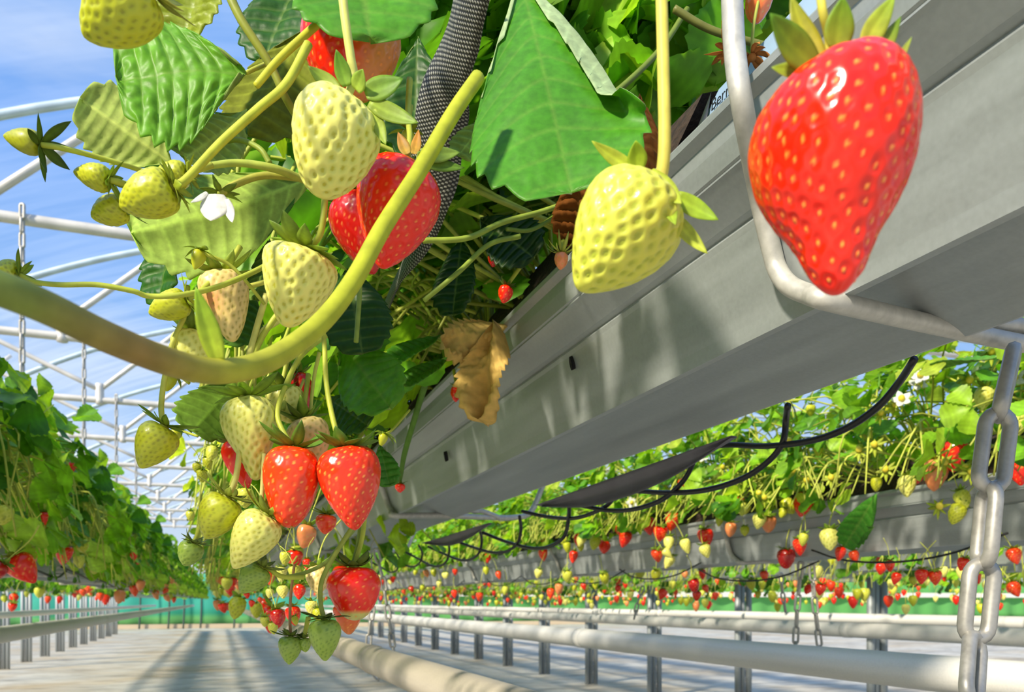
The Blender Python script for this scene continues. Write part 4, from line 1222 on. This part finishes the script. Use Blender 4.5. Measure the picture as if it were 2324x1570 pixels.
stalk('bent shoot with side branch in the shade toward the gutter', [(960, 546, .50), (1060, 540, .51), (1140, 505, .53), (1230, 480, .55), (1330, 445, .57)], (.0018, .0019, .0018), (150, 168, 60))
stalk('cut straight shoot leaning in the shade, below the bent one', [(962, 682, .52), (1040, 618, .52), (1110, 555, .53), (1180, 536, .54)], (.0016, .0017), (140, 160, 56), 'cut_stalk')
stalk('thin green stalk joining the bent shoot from above the lip', [(1150, 520, .535), (1210, 520, .55), (1290, 470, .57), (1380, 420, .60)], (.0014, .0014), (120, 142, 46))
stalk('pair of hanging pale stalks, inner one beside the cream-white berry', [(720, 640, .45), (640, 720, .442), (590, 760, .44), (562, 850, .438), (556, 930, .437)], (.0018, .0016), (222, 222, 120))
stalk('green stalk fork above the striped leaf', [(740, 760, .47), (690, 800, .47), (660, 850, .468), (642, 930, .466)], (.0017, .0014), (176, 190, 74))
stalk('thin hanging stalk left of the right red berry', [(725, 800, .475), (712, 860, .475), (702, 960, .473)], (.0012, .001), (206, 208, 96))
stalk('thin stalk behind the lower white berries', [(690, 860, .48), (668, 920, .48), (664, 1000, .48)], (.0009, .0009), (214, 214, 110))
stalk('dim stalk in the dark canopy at the top, left one', [(1250, 40, .62), (1330, 90, .62), (1420, 180, .63)], (.002, .002), (90, 110, 40))
stalk('dim brown-green stalk in the dark canopy at the top, sloping to the bag', [(1530, 20, .50), (1620, 70, .50), (1760, 110, .50)], (.0024, .0022), (110, 112, 48))
stalk('dim stalk curving under the folded leaf margin', [(1330, 260, .55), (1420, 190, .55), (1500, 110, .56), (1560, 20, .57)], (.0022, .002), (112, 130, 50))
stalk('forked green stalk above the heart-shaped red berry', [(830, 1170, .50), (770, 1240, .495), (742, 1275, .49), (690, 1300, .485), (640, 1310, .48)], (.0014, .0012), (140, 158, 66))
stalk('pair of thick shaded stalks above the heart-shaped berry', [(820, 1180, .515), (815, 1230, .51), (800, 1290, .505)], (.002, .0018), (150, 168, 70))

# ------------------------------------------------------------------ plants of the rows
def keep0(p):
    px, py, d = proj(p)
    if d < (.58 if px > 1260 else .50): return False
    if px > 560 and (1390 - py) < 1.05 * (px - 505) + 22 and d < 2.2: return False
    if px < np.interp(py, [0, 60, 300, 400, 650, 870, 1000, 1100, 1300], [570, 560, 500, 430, 370, 440, 480, 500, 508]): return False
    if py > 985 and d < .95: return False
    if 900 < px < 1380 and 420 < py < 960 and d < .66: return False
    if abs(px - 1085) < 90 and 700 < py < 960 and d < .74: return False
    return True


def keeps0(p):
    px, py, d = proj(p)
    return not (px > 1040 and py < 430 and d < .85)


YC = [(120, 176, 44), (150, 196, 60), (90, 150, 40), (176, 206, 84), (70, 128, 34)]
for i in range(8):
    y = .38 + .16 * i
    fo, st = plant_parts(100 + i, .34, -.12, .34, 84, .052, keep0, (.31, y, HC + .27), .10, cols=LEAFCOL + YC[:2], face=-1, fruitstems=20, rmin=.15, keeps=keeps0)
    r = thing('strawberry_plant', f'leafy strawberry plant above the overhead gutter, {ORD[i]} from the camera', 'plant', (.31, y, HC + .27), 'plants of the overhead row')
    if i < 5:  # extra overhead leaves, added to keep sun off the canopy below
        f2, s2 = plant_parts(150 + i, .17, -.02, .22, 110, .062, lambda p: keep0(p) and p[0] > .18, (.36, y, HC + .42), .10, cols=LEAFCOL, face=-1, fruitstems=0, rmin=.1)
        for V_, Q_, C_2 in zip(f2.V, f2.Q, f2.C):
            fo.add(V_, Q_ - Q_.min(), C_2)
    if i in (1, 2, 3):
        g = np.random.default_rng(i)
        for q in range(46):
            a_, b_ = (g.uniform(880, 1420), g.uniform(300, 820)), None
            d_ = g.uniform(.60, .85)
            b_ = (a_[0] + g.normal(-60, 110), a_[1] + g.normal(40, 80))
            p3 = [P(*a_, d_), P((a_[0] + b_[0]) / 2 + g.normal(0, 14), (a_[1] + b_[1]) / 2 - 16, d_ + .02), P(*b_, d_ + g.normal(0, .03))]
            if all(keep0(w_) for w_ in p3):
                tube(st, p3, [.0017, .0015, .0011], k=6, n=9, col=lin(np.array((160, 180, 62)) * g.uniform(.6, 1.1)))
    fo.build('foliage', M_FOL, r)
    if st.n: st.build('stems', M_STEM, r)


def variants(tag_, seed, hw, zlo, zhi, nleaf, size, face, nv=4, cols=LEAFCOL, ylen=.13, fs=10, rmin=.55):
    out = []
    for q in range(nv):
        fo, st = plant_parts(seed + q, hw, zlo, zhi, nleaf, size, None, (0, 0, 0), ylen, cols=cols, face=face, fruitstems=fs, rmin=rmin)
        r = thing('strawberry_plant', '', 'plant', (0, 0, 0))
        fo.build('foliage', M_FOL, r); st.build('stems', M_STEM, r)
        out.append(r)
    return out


def row(vs_, x, z, ys, words_, far, group):
    used = []; i0 = sum(1 for y in ys if x == -.53 and y < .8)
    g = np.random.default_rng(int(abs(x) * 100))
    for i, y in enumerate(ys):
        v = vs_[i % len(vs_)]
        r = v if v not in used else copy_tree(v)
        used.append(v)
        r.location = (x + g.normal(0, .012), y, z + g.normal(0, .01) - (.10 if x == -.53 and y < .8 else 0))  # unseen front plants, added to shade the low berries, sit lower
        r['label'] = (f'{words_}, {ORD[i - i0]} from the camera' if i >= i0 else 'unseen strawberry plant across the aisle, added to shade the low berries') if i - i0 < 14 else far
        r['group'] = group


step = lambda a, b, s: list(np.arange(a, b, s))
row(variants('own', 300, .23, -.19, .27, 62, .048, -1, 3, cols=YC + YC[:4] + LEAFCOL[:2], fs=18), .18, HC + .26, step(1.6, 5, .2) + step(5.2, 20.5, .34), 'leafy plant farther along the overhead row',
    'distant plant at the end of the overhead row', 'plants of the overhead row')
row(variants('right', 400, .29, -.02, .34, 80, .044, -1, 4, cols=LEAFCOL + YC[:4] + YC[:2], fs=11, rmin=.4), 1.27, HC + .205, step(.44, 4.6, .17) + step(4.8, 20.5, .34), 'sunlit strawberry plant above the neighbouring gutter',
    'distant strawberry plant of the sunlit neighbouring row', 'plants of the sunlit row')
row(variants('left', 500, .27, -.13, .29, 66, .056, 1, 4, cols=LEAFCOL + YC[:2], fs=12), -.53, HC + .19, step(-.2, 4.6, .18) + step(4.8, 20.5, .34), 'dense strawberry plant across the aisle',
    'distant strawberry plant of the row across the aisle', 'plants of the row across the aisle')
far_v = variants('far', 600, .27, -.12, .2, 70, .046, -1, 2, cols=LEAFCOL + YC[:2], fs=24)
for k, wd in ((2, 'second'), (3, 'third'), (4, 'fourth'), (-2, 'outer')):
    src = [copy_tree(v) for v in far_v] if k != 2 else far_v
    row(src, .369 + .9 * k, HC + .19, step(.6, 12, .42), f'plant of the {wd} row beyond, mostly hidden', f'distant plant of the {wd} row beyond', f'plants of the {wd} row beyond')

# ------------------------------------------------------------------ leaves that stand out on the sunlit row
B_ = PX(1985, 1120, 1.08); T_ = PX(1915, 1245, 1.05)
for lab, b2, t2, X, w_, nrm, top in (('toothed green leaf drooping over the sunlit gutter beside a cream berry', (1992, 1118), (1912, 1246), 1.06, .052, (-.3, .2, 1), (74, 150, 50)),
                                     ('broad toothed leaf with scalloped margin under the gutter near the front chain', (2262, 812), (2098, 826), 1.0, .036, (0, .9, .6), (84, 152, 62)),
                                     ('small drooping leaf below the toothed leaf on the sunlit gutter', (1985, 1195), (1935, 1225), 1.07, .03, (-.2, .3, 1), (60, 120, 40))):
    B_, T_ = PX(*b2, X), PX(*t2, X)
    r = thing('strawberry_leaf', lab, 'leaf', B_)
    mb = MB(); leaf(mb, B_, T_, nrm[0] * RGT + nrm[1] * UPV - nrm[2] * FWD, w_, teeth=8, sub=5, nv=15, top=top, bot=(120, 160, 80), seed=int(b2[0]), wave=.03)
    mb.build('blade', [M_LEAF, M_UNDER], r)

# ------------------------------------------------------------------ berries farther away
PROTO = {}


def proto(kind):
    if kind not in PROTO:
        r = thing('strawberry', '', 'strawberry', (0, 0, 0))
        z = np.zeros(3); ax = np.array([0, 0, -1.0])
        mb = MB(); fruit(mb, z, ax, .040, .033, {'red': 'cone', 'deep': 'blunt', 'orange': 'cone', 'peach': 'round', 'pale': 'cone', 'lime': 'round', 'green': 'round', 'pink': 'cone', 'dull': 'cone'}[kind], kind, 40, 34, 80, seed=len(PROTO))
        mb.build('fruit', M_RIPE if KIND[kind][3] else M_PALE, r)
        mb = MB(); calyx(mb, z, ax, .033, n=8, seed=len(PROTO), lift=(.0, .9), ln=(.4, .65), col=(120, 160, 50)); mb.build('calyx', M_SEPAL, r)
        mb = MB(); tube(mb, [(0, 0, .001), (.002, 0, .02), (.012, .004, .05), (.035, .008, .075)], [.0011, .0011, .0012], k=6, n=12, col=lin((200, 206, 90))); mb.build('stem', M_STEM, r)
        PROTO[kind] = [r, False]
    e_ = PROTO[kind]
    if not e_[1]:
        e_[1] = True
        return e_[0]
    return copy_tree(e_[0])


CW = {'red': 'bright red', 'deep': 'dark red', 'orange': 'orange-red', 'peach': 'peach-coloured', 'pale': 'cream-coloured', 'lime': 'small yellow-green', 'green': 'light green', 'pink': 'whitish pink', 'dull': 'shaded green'}
bg = np.random.default_rng(99)


def put(kind, loc, s, label, group, tilt=.25):
    o = proto(kind)
    o.location = [float(q) for q in loc]
    o.rotation_euler = (bg.normal(0, tilt), bg.normal(0, tilt), bg.uniform(0, 6.28))
    o.scale = (s, s, s * bg.uniform(.9, 1.12))
    o['label'] = label; o['group'] = group
    return o


R_, D_, O_, Pc, C_, Y_, G_, K_ = 'red', 'deep', 'orange', 'peach', 'pale', 'lime', 'green', 'pink'
EXP = [(1373, 1245, 28, R_), (1424, 1222, 30, R_), (1405, 1200, 26, O_), (1469, 1192, 32, R_), (1500, 1212, 32, R_), (1530, 1180, 36, O_), (1519, 1232, 24, C_), (1552, 1238, 26, C_),
       (1489, 1260, 26, O_), (1506, 1258, 20, C_), (1525, 1275, 25, C_), (1599, 1220, 36, R_), (1596, 1252, 28, C_), (1674, 1146, 28, R_), (1696, 1156, 24, G_), (1660, 1202, 28, Pc),
       (1690, 1206, 20, Y_), (1726, 1182, 30, C_), (1745, 1190, 36, Pc), (1827, 1146, 44, R_), (1780, 1150, 30, Y_), (1815, 1240, 32, R_), (1826, 1222, 22, G_), (1882, 1228, 42, C_),
       (1911, 1256, 26, R_), (1936, 1264, 24, O_), (1784, 1268, 40, D_), (1456, 1274, 20, Y_), (1456, 1304, 20, Y_), (1489, 1306, 24, Y_), (1507, 1348, 20, R_), (1573, 1328, 28, D_),
       (1582, 1352, 20, R_), (1592, 1278, 18, R_), (1593, 1302, 18, R_), (1598, 1336, 16, O_), (1703, 1326, 20, Y_), (1721, 1350, 14, Y_), (1733, 1306, 20, O_), (1838, 1340, 20, R_),
       (1864, 1338, 24, R_), (1405, 1336, 14, R_), (2168, 1030, 56, R_), (2090, 1084, 34, R_), (2127, 1075, 56, Pc), (2057, 1105, 42, C_), (2312, 1064, 56, R_), (2312, 962, 54, C_),
       (2236, 905, 44, C_), (2178, 1134, 34, G_), (2180, 1166, 36, Y_), (2250, 1166, 32, Y_), (2092, 1308, 30, R_), (2122, 1310, 28, O_), (2037, 1312, 22, R_), (2019, 1284, 22, R_),
       (2297, 1264, 32, O_), (2190, 1280, 26, R_), (2070, 1318, 18, Y_), (2166, 946, 26, Y_), (2182, 940, 22, Y_), (1858, 1020, 24, Y_), (2010, 930, 18, Y_), (1952, 1020, 16, Y_),
       (1990, 1098, 26, Y_), (1632, 1078, 24, C_), (1700, 1010, 18, Y_), (1550, 1100, 22, R_), (1840, 930, 22, Y_), (1780, 1165, 20, Y_), (1635, 1180, 20, Y_), (1345, 1210, 22, C_), (1322, 1228, 22, C_), (1312, 1225, 22, R_)]
cnt = {}
for (px, py, w_, kd) in sorted(EXP, key=lambda q: -q[0]):
    low = py > 1262
    X = 1.06 + .05 * bg.random() if not low else 1.12 + .06 * bg.random()
    if w_ < 21 and low: X = 1.35
    d = 1918 * X / (px - 497)
    s = w_ * d / FOC / .033
    loc = P(px, py - w_ * .55, d)
    key = (kd, low); cnt[key] = cnt.get(key, 0) + 1
    put(kd, loc, s, f'{CW[kd]} strawberry ' + ('below' if low else 'above') + f' the sunlit gutter rim, {ORD[cnt[key] - 1]} such from the front chain',
        'strawberries of the sunlit row')
LEFT = [(30, 1296, 62, R_), (62, 1268, 36, R_), (8, 1305, 50, D_), (148, 1258, 36, R_), (145, 1325, 20, R_), (204, 1338, 20, O_), (187, 1344, 14, O_), (30, 1378, 20, R_), (34, 1358, 18, R_), (77, 1004, 36, R_), (166, 1060, 20, R_),
        (102, 1176, 26, R_), (60, 1240, 26, G_), (112, 1232, 26, G_), (178, 1272, 24, G_), (180, 1240, 20, G_), (148, 1242, 20, G_), (240, 1360, 18, R_), (228, 1354, 16, O_), (273, 1356, 14, R_), (240, 1300, 22, G_), (215, 1290, 22, G_), (256, 1276, 16, R_), (12, 1170, 40, G_), (90, 1345, 22, G_)]
cnt = {}
for (px, py, w_, kd) in sorted(LEFT, key=lambda q: q[0]):
    X = -.285 if w_ >= 20 and px < 240 else -.5
    if py > 1320: X = -.75
    d = 1918 * X / (px - 497)
    cnt[kd] = cnt.get(kd, 0) + 1
    put(kd, P(px, py - w_ * .55, d), w_ * d / FOC / .033, f'{CW[kd]} strawberry across the aisle, {ORD[cnt[kd] - 1]} such inward from the picture edge', 'strawberries of the row across the aisle')
MID = [(680, 1345, 30, R_, .62), (626, 1402, 32, D_, .60), (662, 1396, 36, R_, .62), (696, 1280, 20, R_, .66), (640, 1344, 26, C_, .64), (613, 1346, 18, C_, .66), (722, 1318, 52, K_, .58), (668, 1408, 16, Y_, .56),
       (640, 1302, 26, C_, .66), (560, 1352, 14, R_, 1.0), (572, 1370, 14, R_, 1.0), (590, 1362, 12, O_, 1.0), (600, 1410, 22, G_, .7), (618, 1425, 22, G_, .7), (700, 1218, 44, Pc, .7), (706, 1380, 30, C_, .64), (720, 1395, 24, Y_, .62),
       (458, 1078, 24, Y_, .62), (448, 1062, 20, Y_, .62), (470, 1050, 22, Y_, .63), (485, 1030, 28, G_, .62), (432, 1170, 20, G_, .8), (600, 1180, 40, C_, .6), (556, 1130, 40, G_, .55), (648, 1265, 24, G_, .6), (666, 1300, 28, G_, .56)]
cnt = {}
for (px, py, w_, kd, d) in sorted(MID, key=lambda q: q[0]):
    cnt[kd] = cnt.get(kd, 0) + 1
    put(kd, P(px, py - w_ * .55, d), w_ * d / FOC / .033, f'{CW[kd]} strawberry low behind the front cluster, {ORD[cnt[kd] - 1]} such from the aisle', 'small strawberries behind the front cluster', .2)
kinds = [R_, R_, O_, O_, Pc, C_, C_, Y_, Y_, G_]
for i in range(72):      # sunlit row, farther along
    y = 2.1 + 7.5 * bg.random() ** 1.4
    put(kinds[bg.integers(len(kinds))], (1.0 + .12 * bg.random(), y, HC + bg.uniform(.035, .23)), bg.uniform(.7, 1.05), 'small strawberry far along the sunlit neighbouring row', 'small strawberries far along the sunlit row')
for i in range(44):      # rows beyond, seen under the gutter
    k = (2, 2, 3, 4)[i % 4]
    put(kinds[bg.integers(len(kinds))], (.1 + .9 * k + .1 * bg.random(), bg.uniform(.5, 6.5) + .4 * k, HC + bg.uniform(.02, .15)), bg.uniform(.8, 1.15), 'strawberry on a row beyond, seen below the sunlit gutter', 'strawberries of the rows beyond')
for i in range(22):
    put(kinds[bg.integers(len(kinds))], (-.30 + .05 * bg.random(), 1.4 + 5 * bg.random(), HC + bg.uniform(.03, .16)), bg.uniform(.7, 1.05), 'small strawberry among the leaves across the aisle', 'small strawberries across the aisle')
for i in range(14):
    put(kinds[bg.integers(len(kinds))], (-1.05 + .2 * bg.random(), 3 + 4 * bg.random(), HC + bg.uniform(.02, .10)), bg.uniform(.8, 1.1), 'small strawberry of the outer row under the leafy one', 'small strawberries of the outer row')
for i in range(34):
    y = 1.1 + 5 * bg.random() ** 1.5
    put(kinds[bg.integers(len(kinds))], (.02 + .18 * bg.random() if y < 2 else -.02 + .15 * bg.random(), y, HC + bg.uniform(-.01, .13)), bg.uniform(.7, 1.0), 'small strawberry far along the overhead row', 'small strawberries far along the overhead row')

# the crowd of tiny fruit on the rows beyond: too many and too small to count
def tiny(label, name, pick, n):
    mb = MB()
    prof_ = np.array([(0, .15), (.05, .75), (.3, 1), (.65, .75), (.9, .35), (1, .05)])
    ph_ = np.arange(7) * 2 * math.pi / 7
    for i in range(n):
        c = pick(i); s_ = bg.uniform(.75, 1.15)
        kd = kinds[bg.integers(len(kinds))]
        V = np.stack([np.repeat(prof_[:, 1:2], 7, 1) * np.cos(ph_) * .0165 * s_, np.repeat(prof_[:, 1:2], 7, 1) * np.sin(ph_) * .0165 * s_, -np.repeat(prof_[:, 0:1], 7, 1) * .040 * s_], -1) + c
        mb.add(V, gridq(6, 7, True), lin(KIND[kd][0]))
        tube(mb, [c, c + np.array([0, 0, .03]), c + np.array([.02, 0, .06])], .0012, k=4, n=4, col=lin((196, 202, 84)))
    tag(mb.build(name, M_PALE), label, 'strawberries', kind='stuff')


tiny('crowd of tiny strawberries hanging on the rows beyond the sunlit one', 'distant_strawberry_crowd',
     lambda i: np.array([.12 + .9 * (2 + i % 4) + .12 * bg.random(), 1.0 + 10 * bg.random(), HC + bg.uniform(-.01, .17)]), 620)

# blossoms on the sunlit row
fl = None
FL = [(2090, 852, 1), (2084, 868, 1), (2046, 906, 1), (2030, 918, 0), (1965, 912, 0), (2200, 862, 0), (2250, 800, 0), (1998, 938, 0), (1950, 1024, 0), (1985, 1010, 0), (2010, 1066, 0), (2190, 1062, 0), (2144, 1050, 0), (2205, 1070, 0),
      (1596, 1035, 1), (1720, 1040, 0), (1720, 1120, 0), (1735, 1130, 0), (1830, 1090, 0), (1800, 1068, 0), (1434, 1140, 1), (1420, 1146, 0), (1886, 1085, 0), (2300, 858, 1), (1640, 1060, 0), (1790, 1000, 0), (2130, 1150, 0)]
for hasp in (1, 0):
    r = thing('strawberry_flower', '', 'flower', (0, 0, 0))
    z = np.zeros(3)
    mb = MB(); calyx(mb, z, np.array([0, 0, -1.0]), .02, n=8, seed=4, lift=(-.2, .3), ln=(.5, .75), col=(176, 190, 60)); mb.build('calyx', M_SEPAL, r)
    mb = MB(); fruit(mb, z, np.array([0, 0, -1.0]), .008, .009, 'round', 'lime', 16, 14, 0, seed=1, gcol=lambda c, t, f: 0 * c + lin((226, 206, 60))); mb.build('flower_centre', M_PALE, r)
    if hasp:
        for q in range(5):
            a_ = q * 2 * math.pi / 5
            o_ = np.array([math.cos(a_), math.sin(a_), 0.0])
            mb = MB(); petal(mb, o_ * .002 + np.array([0, 0, -.001]), o_, np.array([0, 0, -1.0]), .011, .010); mb.build('petal', M_PETAL, r)
    first = True
    i = 0
    for (px, py, hp) in sorted(FL, key=lambda q: -q[0]):
        if hp != hasp: continue
        o_ = r if first else copy_tree(r); first = False
        X = 1.02 + .04 * bg.random()
        o_.location = [float(q) for q in PX(px, py, X)]
        q = Vector((-.8, -.9, .25)).normalized() + Vector(bg.normal(0, .25, 3).tolist())
        o_.rotation_euler = (-q).to_track_quat('Z', 'Y').to_euler()
        o_.scale = (1.25,) * 3
        o_['label'] = ('white open blossom' if hp else 'yellow star-shaped spent blossom') + f' on the sunlit row, {ORD[i] if i < 20 else "last"} such from the front chain'
        o_['group'] = 'blossoms of the sunlit row'
        i += 1

# ------------------------------------------------------------------ hoses and drain sheets under the near gutter
def hx(px, py, X=.440):
    return PX(px, py, X)


def hose(label, pts, r=.0027, n=40):
    mb = MB(); tube(mb, pts, r, k=8, n=n)
    return tag(mb.build('irrigation_hose', M_HOSE), label, 'hose', 'looped black irrigation hoses')


L1 = [hx(2075, 815, .425), hx(2040, 868), hx(1990, 925), hx(1920, 972), hx(1840, 1000), hx(1740, 1012), hx(1640, 1010), hx(1560, 1030, .42)]
L2 = [hx(1788, 920, .425), hx(1784, 950), hx(1776, 1005), hx(1740, 1050), hx(1680, 1088), hx(1600, 1112), hx(1520, 1118), hx(1430, 1114), hx(1380, 1120, .42)]
L3 = [hx(1580, 1020, .425), hx(1570, 1058), hx(1545, 1098), hx(1500, 1135), hx(1440, 1155), hx(1380, 1158), hx(1310, 1145, .42)]
L4 = [hx(1400, 1105, .42), hx(1385, 1140), hx(1350, 1162), hx(1300, 1176), hx(1240, 1172), hx(1185, 1160, .42)]
L5 = [hx(1292, 1140, .42), hx(1290, 1180), hx(1278, 1220), hx(1240, 1242), hx(1195, 1242), hx(1140, 1226), hx(1095, 1208, .42)]
hose('thick black hose loop, frontmost under the gutter', L1); hose('black hose loop crossing the frontmost loop', L2); hose('black hose loop ending at the grey drain sheet', L3)
hose('short black hose loop between the two grey drain sheets, upper', L4); hose('short black hose loop between the two grey drain sheets, lower', L5)
base5 = np.array(L5); off0 = base5.mean(0)
for k in range(1, 14):
    dy = .17 * k * (1 + .05 * k)
    pts = base5 + np.array([0, dy, 0])
    pts[:, 2] += bg.normal(0, .008) * np.array([0, .5, 1, 1, 1, .5, 0])
    hose('black hose loop farther under the gutter, ' + (ORD[k - 1] + ' behind the second drain sheet' if k < 9 else 'far away'), pts, .0025, 28)
for k in range(12):      # hoses under the sunlit row and across the aisle
    y = .9 + .42 * k
    hose(f'thin black hose loop under the sunlit gutter, {ORD[k]} from the front', np.array([(1.16, y, HC + .10), (1.15, y + .10, HC + .072), (1.15, y + .22, HC + .064), (1.15, y + .34, HC + .074), (1.16, y + .44, HC + .10)]) + np.array([bg.normal(0, .01), 0, bg.normal(0, .006)]), .002, 20)
for k in range(9):
    y = 1.15 + .55 * k
    hose(f'black hose sagging under the leafy row, {ORD[k]} from the front', np.array([(-.37, y, HC + .085), (-.355, y + .2, HC + .07), (-.355, y + .4, HC + .062), (-.37, y + .62, HC + .085)]) + np.array([0, 0, bg.normal(0, .005)]), .0028, 20)


def drain(label, up, lo):
    up = catmull(up, 30); lo = catmull(lo, 30)
    v = np.linspace(0, 1, 8)[None, :, None]
    G = up[:, None] * (1 - v) + lo[:, None] * v
    G[..., 0] += .006 * np.sin(v[..., 0] * math.pi)
    mb = MB(); sheet(mb, G, .0015, (1, 1, 1), (1, 1, 1))
    return tag(mb.build('drain_sheet', M_SHEET), label, 'plastic sheet', 'grey drain sheets under the gutter')


Xg = .399
drain('sagging grey plastic drain sheet under the gutter, larger front one', [PX(1660, 988, Xg), PX(1500, 1045, Xg), PX(1350, 1098, Xg), PX(1215, 1146, Xg)], [PX(1658, 993, Xg), PX(1540, 1074, Xg), PX(1430, 1124, Xg), PX(1330, 1150, Xg), PX(1225, 1150, Xg)])
drain('sagging grey plastic drain sheet under the gutter, smaller far one', [PX(1110, 1186, Xg), PX(1050, 1204, Xg), PX(1000, 1220, Xg), PX(955, 1232, Xg)], [PX(1108, 1189, Xg), PX(1070, 1218, Xg), PX(1020, 1238, Xg), PX(962, 1234, Xg)])

# ------------------------------------------------------------------ chains in front
chain('large galvanised chain hanging in front of the sunlit row', [P(2300, 800, .460), P(2282, 840, .452), P(2258, 1010, .45), P(2244, 1130, .45), P(2230, 1290, .45), P(2214, 1450, .45), P(2200, 1640, .42)], .0430, .0235, .0042,
      None, spin=[1.0, 0.08, 1.50, .15, .75, .45, 1.3])
p1 = P(850, 1240, 1.44)
chain('thin chain hanging under the gutter toward the worn pipe, slanting strand', [P(852, 1245, 1.44), P(868, 1310, 1.44), P(897, 1500, 1.44)], .026, .013, .0022, 'thin chains under the overhead gutter')
r = chain('thin chain hanging under the gutter toward the worn pipe, straight strand', [P(846, 1375, 1.44), P(838, 1430, 1.44), P(834, 1510, 1.44)], .026, .013, .0022, 'thin chains under the overhead gutter')
mb = MB(); tube(mb, [P(834, 1508, 1.44), P(845, 1530, 1.44), P(858, 1544, 1.44), P(862, 1538, 1.44), P(885, 1540, 1.44)], .002, k=6); mb.build('hook', M_CHAIN, r)
mb = MB(); tube(mb, [P(850, 1225, 1.44), P(842, 1250, 1.44), P(848, 1340, 1.44), P(846, 1378, 1.44)], .0015, k=6); mb.build('wire', M_CHAIN, r)
for lab, a_, b_, dd in (('pale chain below the sunlit gutter with open hook at its end', (1818, 1275), (1804, 1490), 1.75), ('pale chain below the sunlit gutter, beside the hooked one', (1842, 1280), (1860, 1465), 1.72),
                        ('thin chain below the rows, far one near a grey post', (1460, 1330), (1440, 1400), 2.6), ('thin faint chain behind the hooked pale chain', (1772, 1300), (1784, 1395), 2.4)):
    r = chain(lab, [P(*a_, dd), P((a_[0] + b_[0]) / 2 - 2, (a_[1] + b_[1]) / 2, dd), P(*b_, dd)], .036 if dd < 2 else .03, .0165, .0028, 'pale chains below the sunlit row')
    if 'open hook' in lab:
        mb = MB(); tube(mb, [P(1804, 1490, dd), P(1815, 1505, dd), P(1822, 1515, dd), P(1846, 1514, dd), P(1848, 1506, dd)], .0025, k=6); mb.build('hook', M_CHAIN, r)
for o_ in list(bpy.data.objects):
    if o_.type == 'EMPTY' and not o_.children and not o_.parent:
        bpy.data.objects.remove(o_)
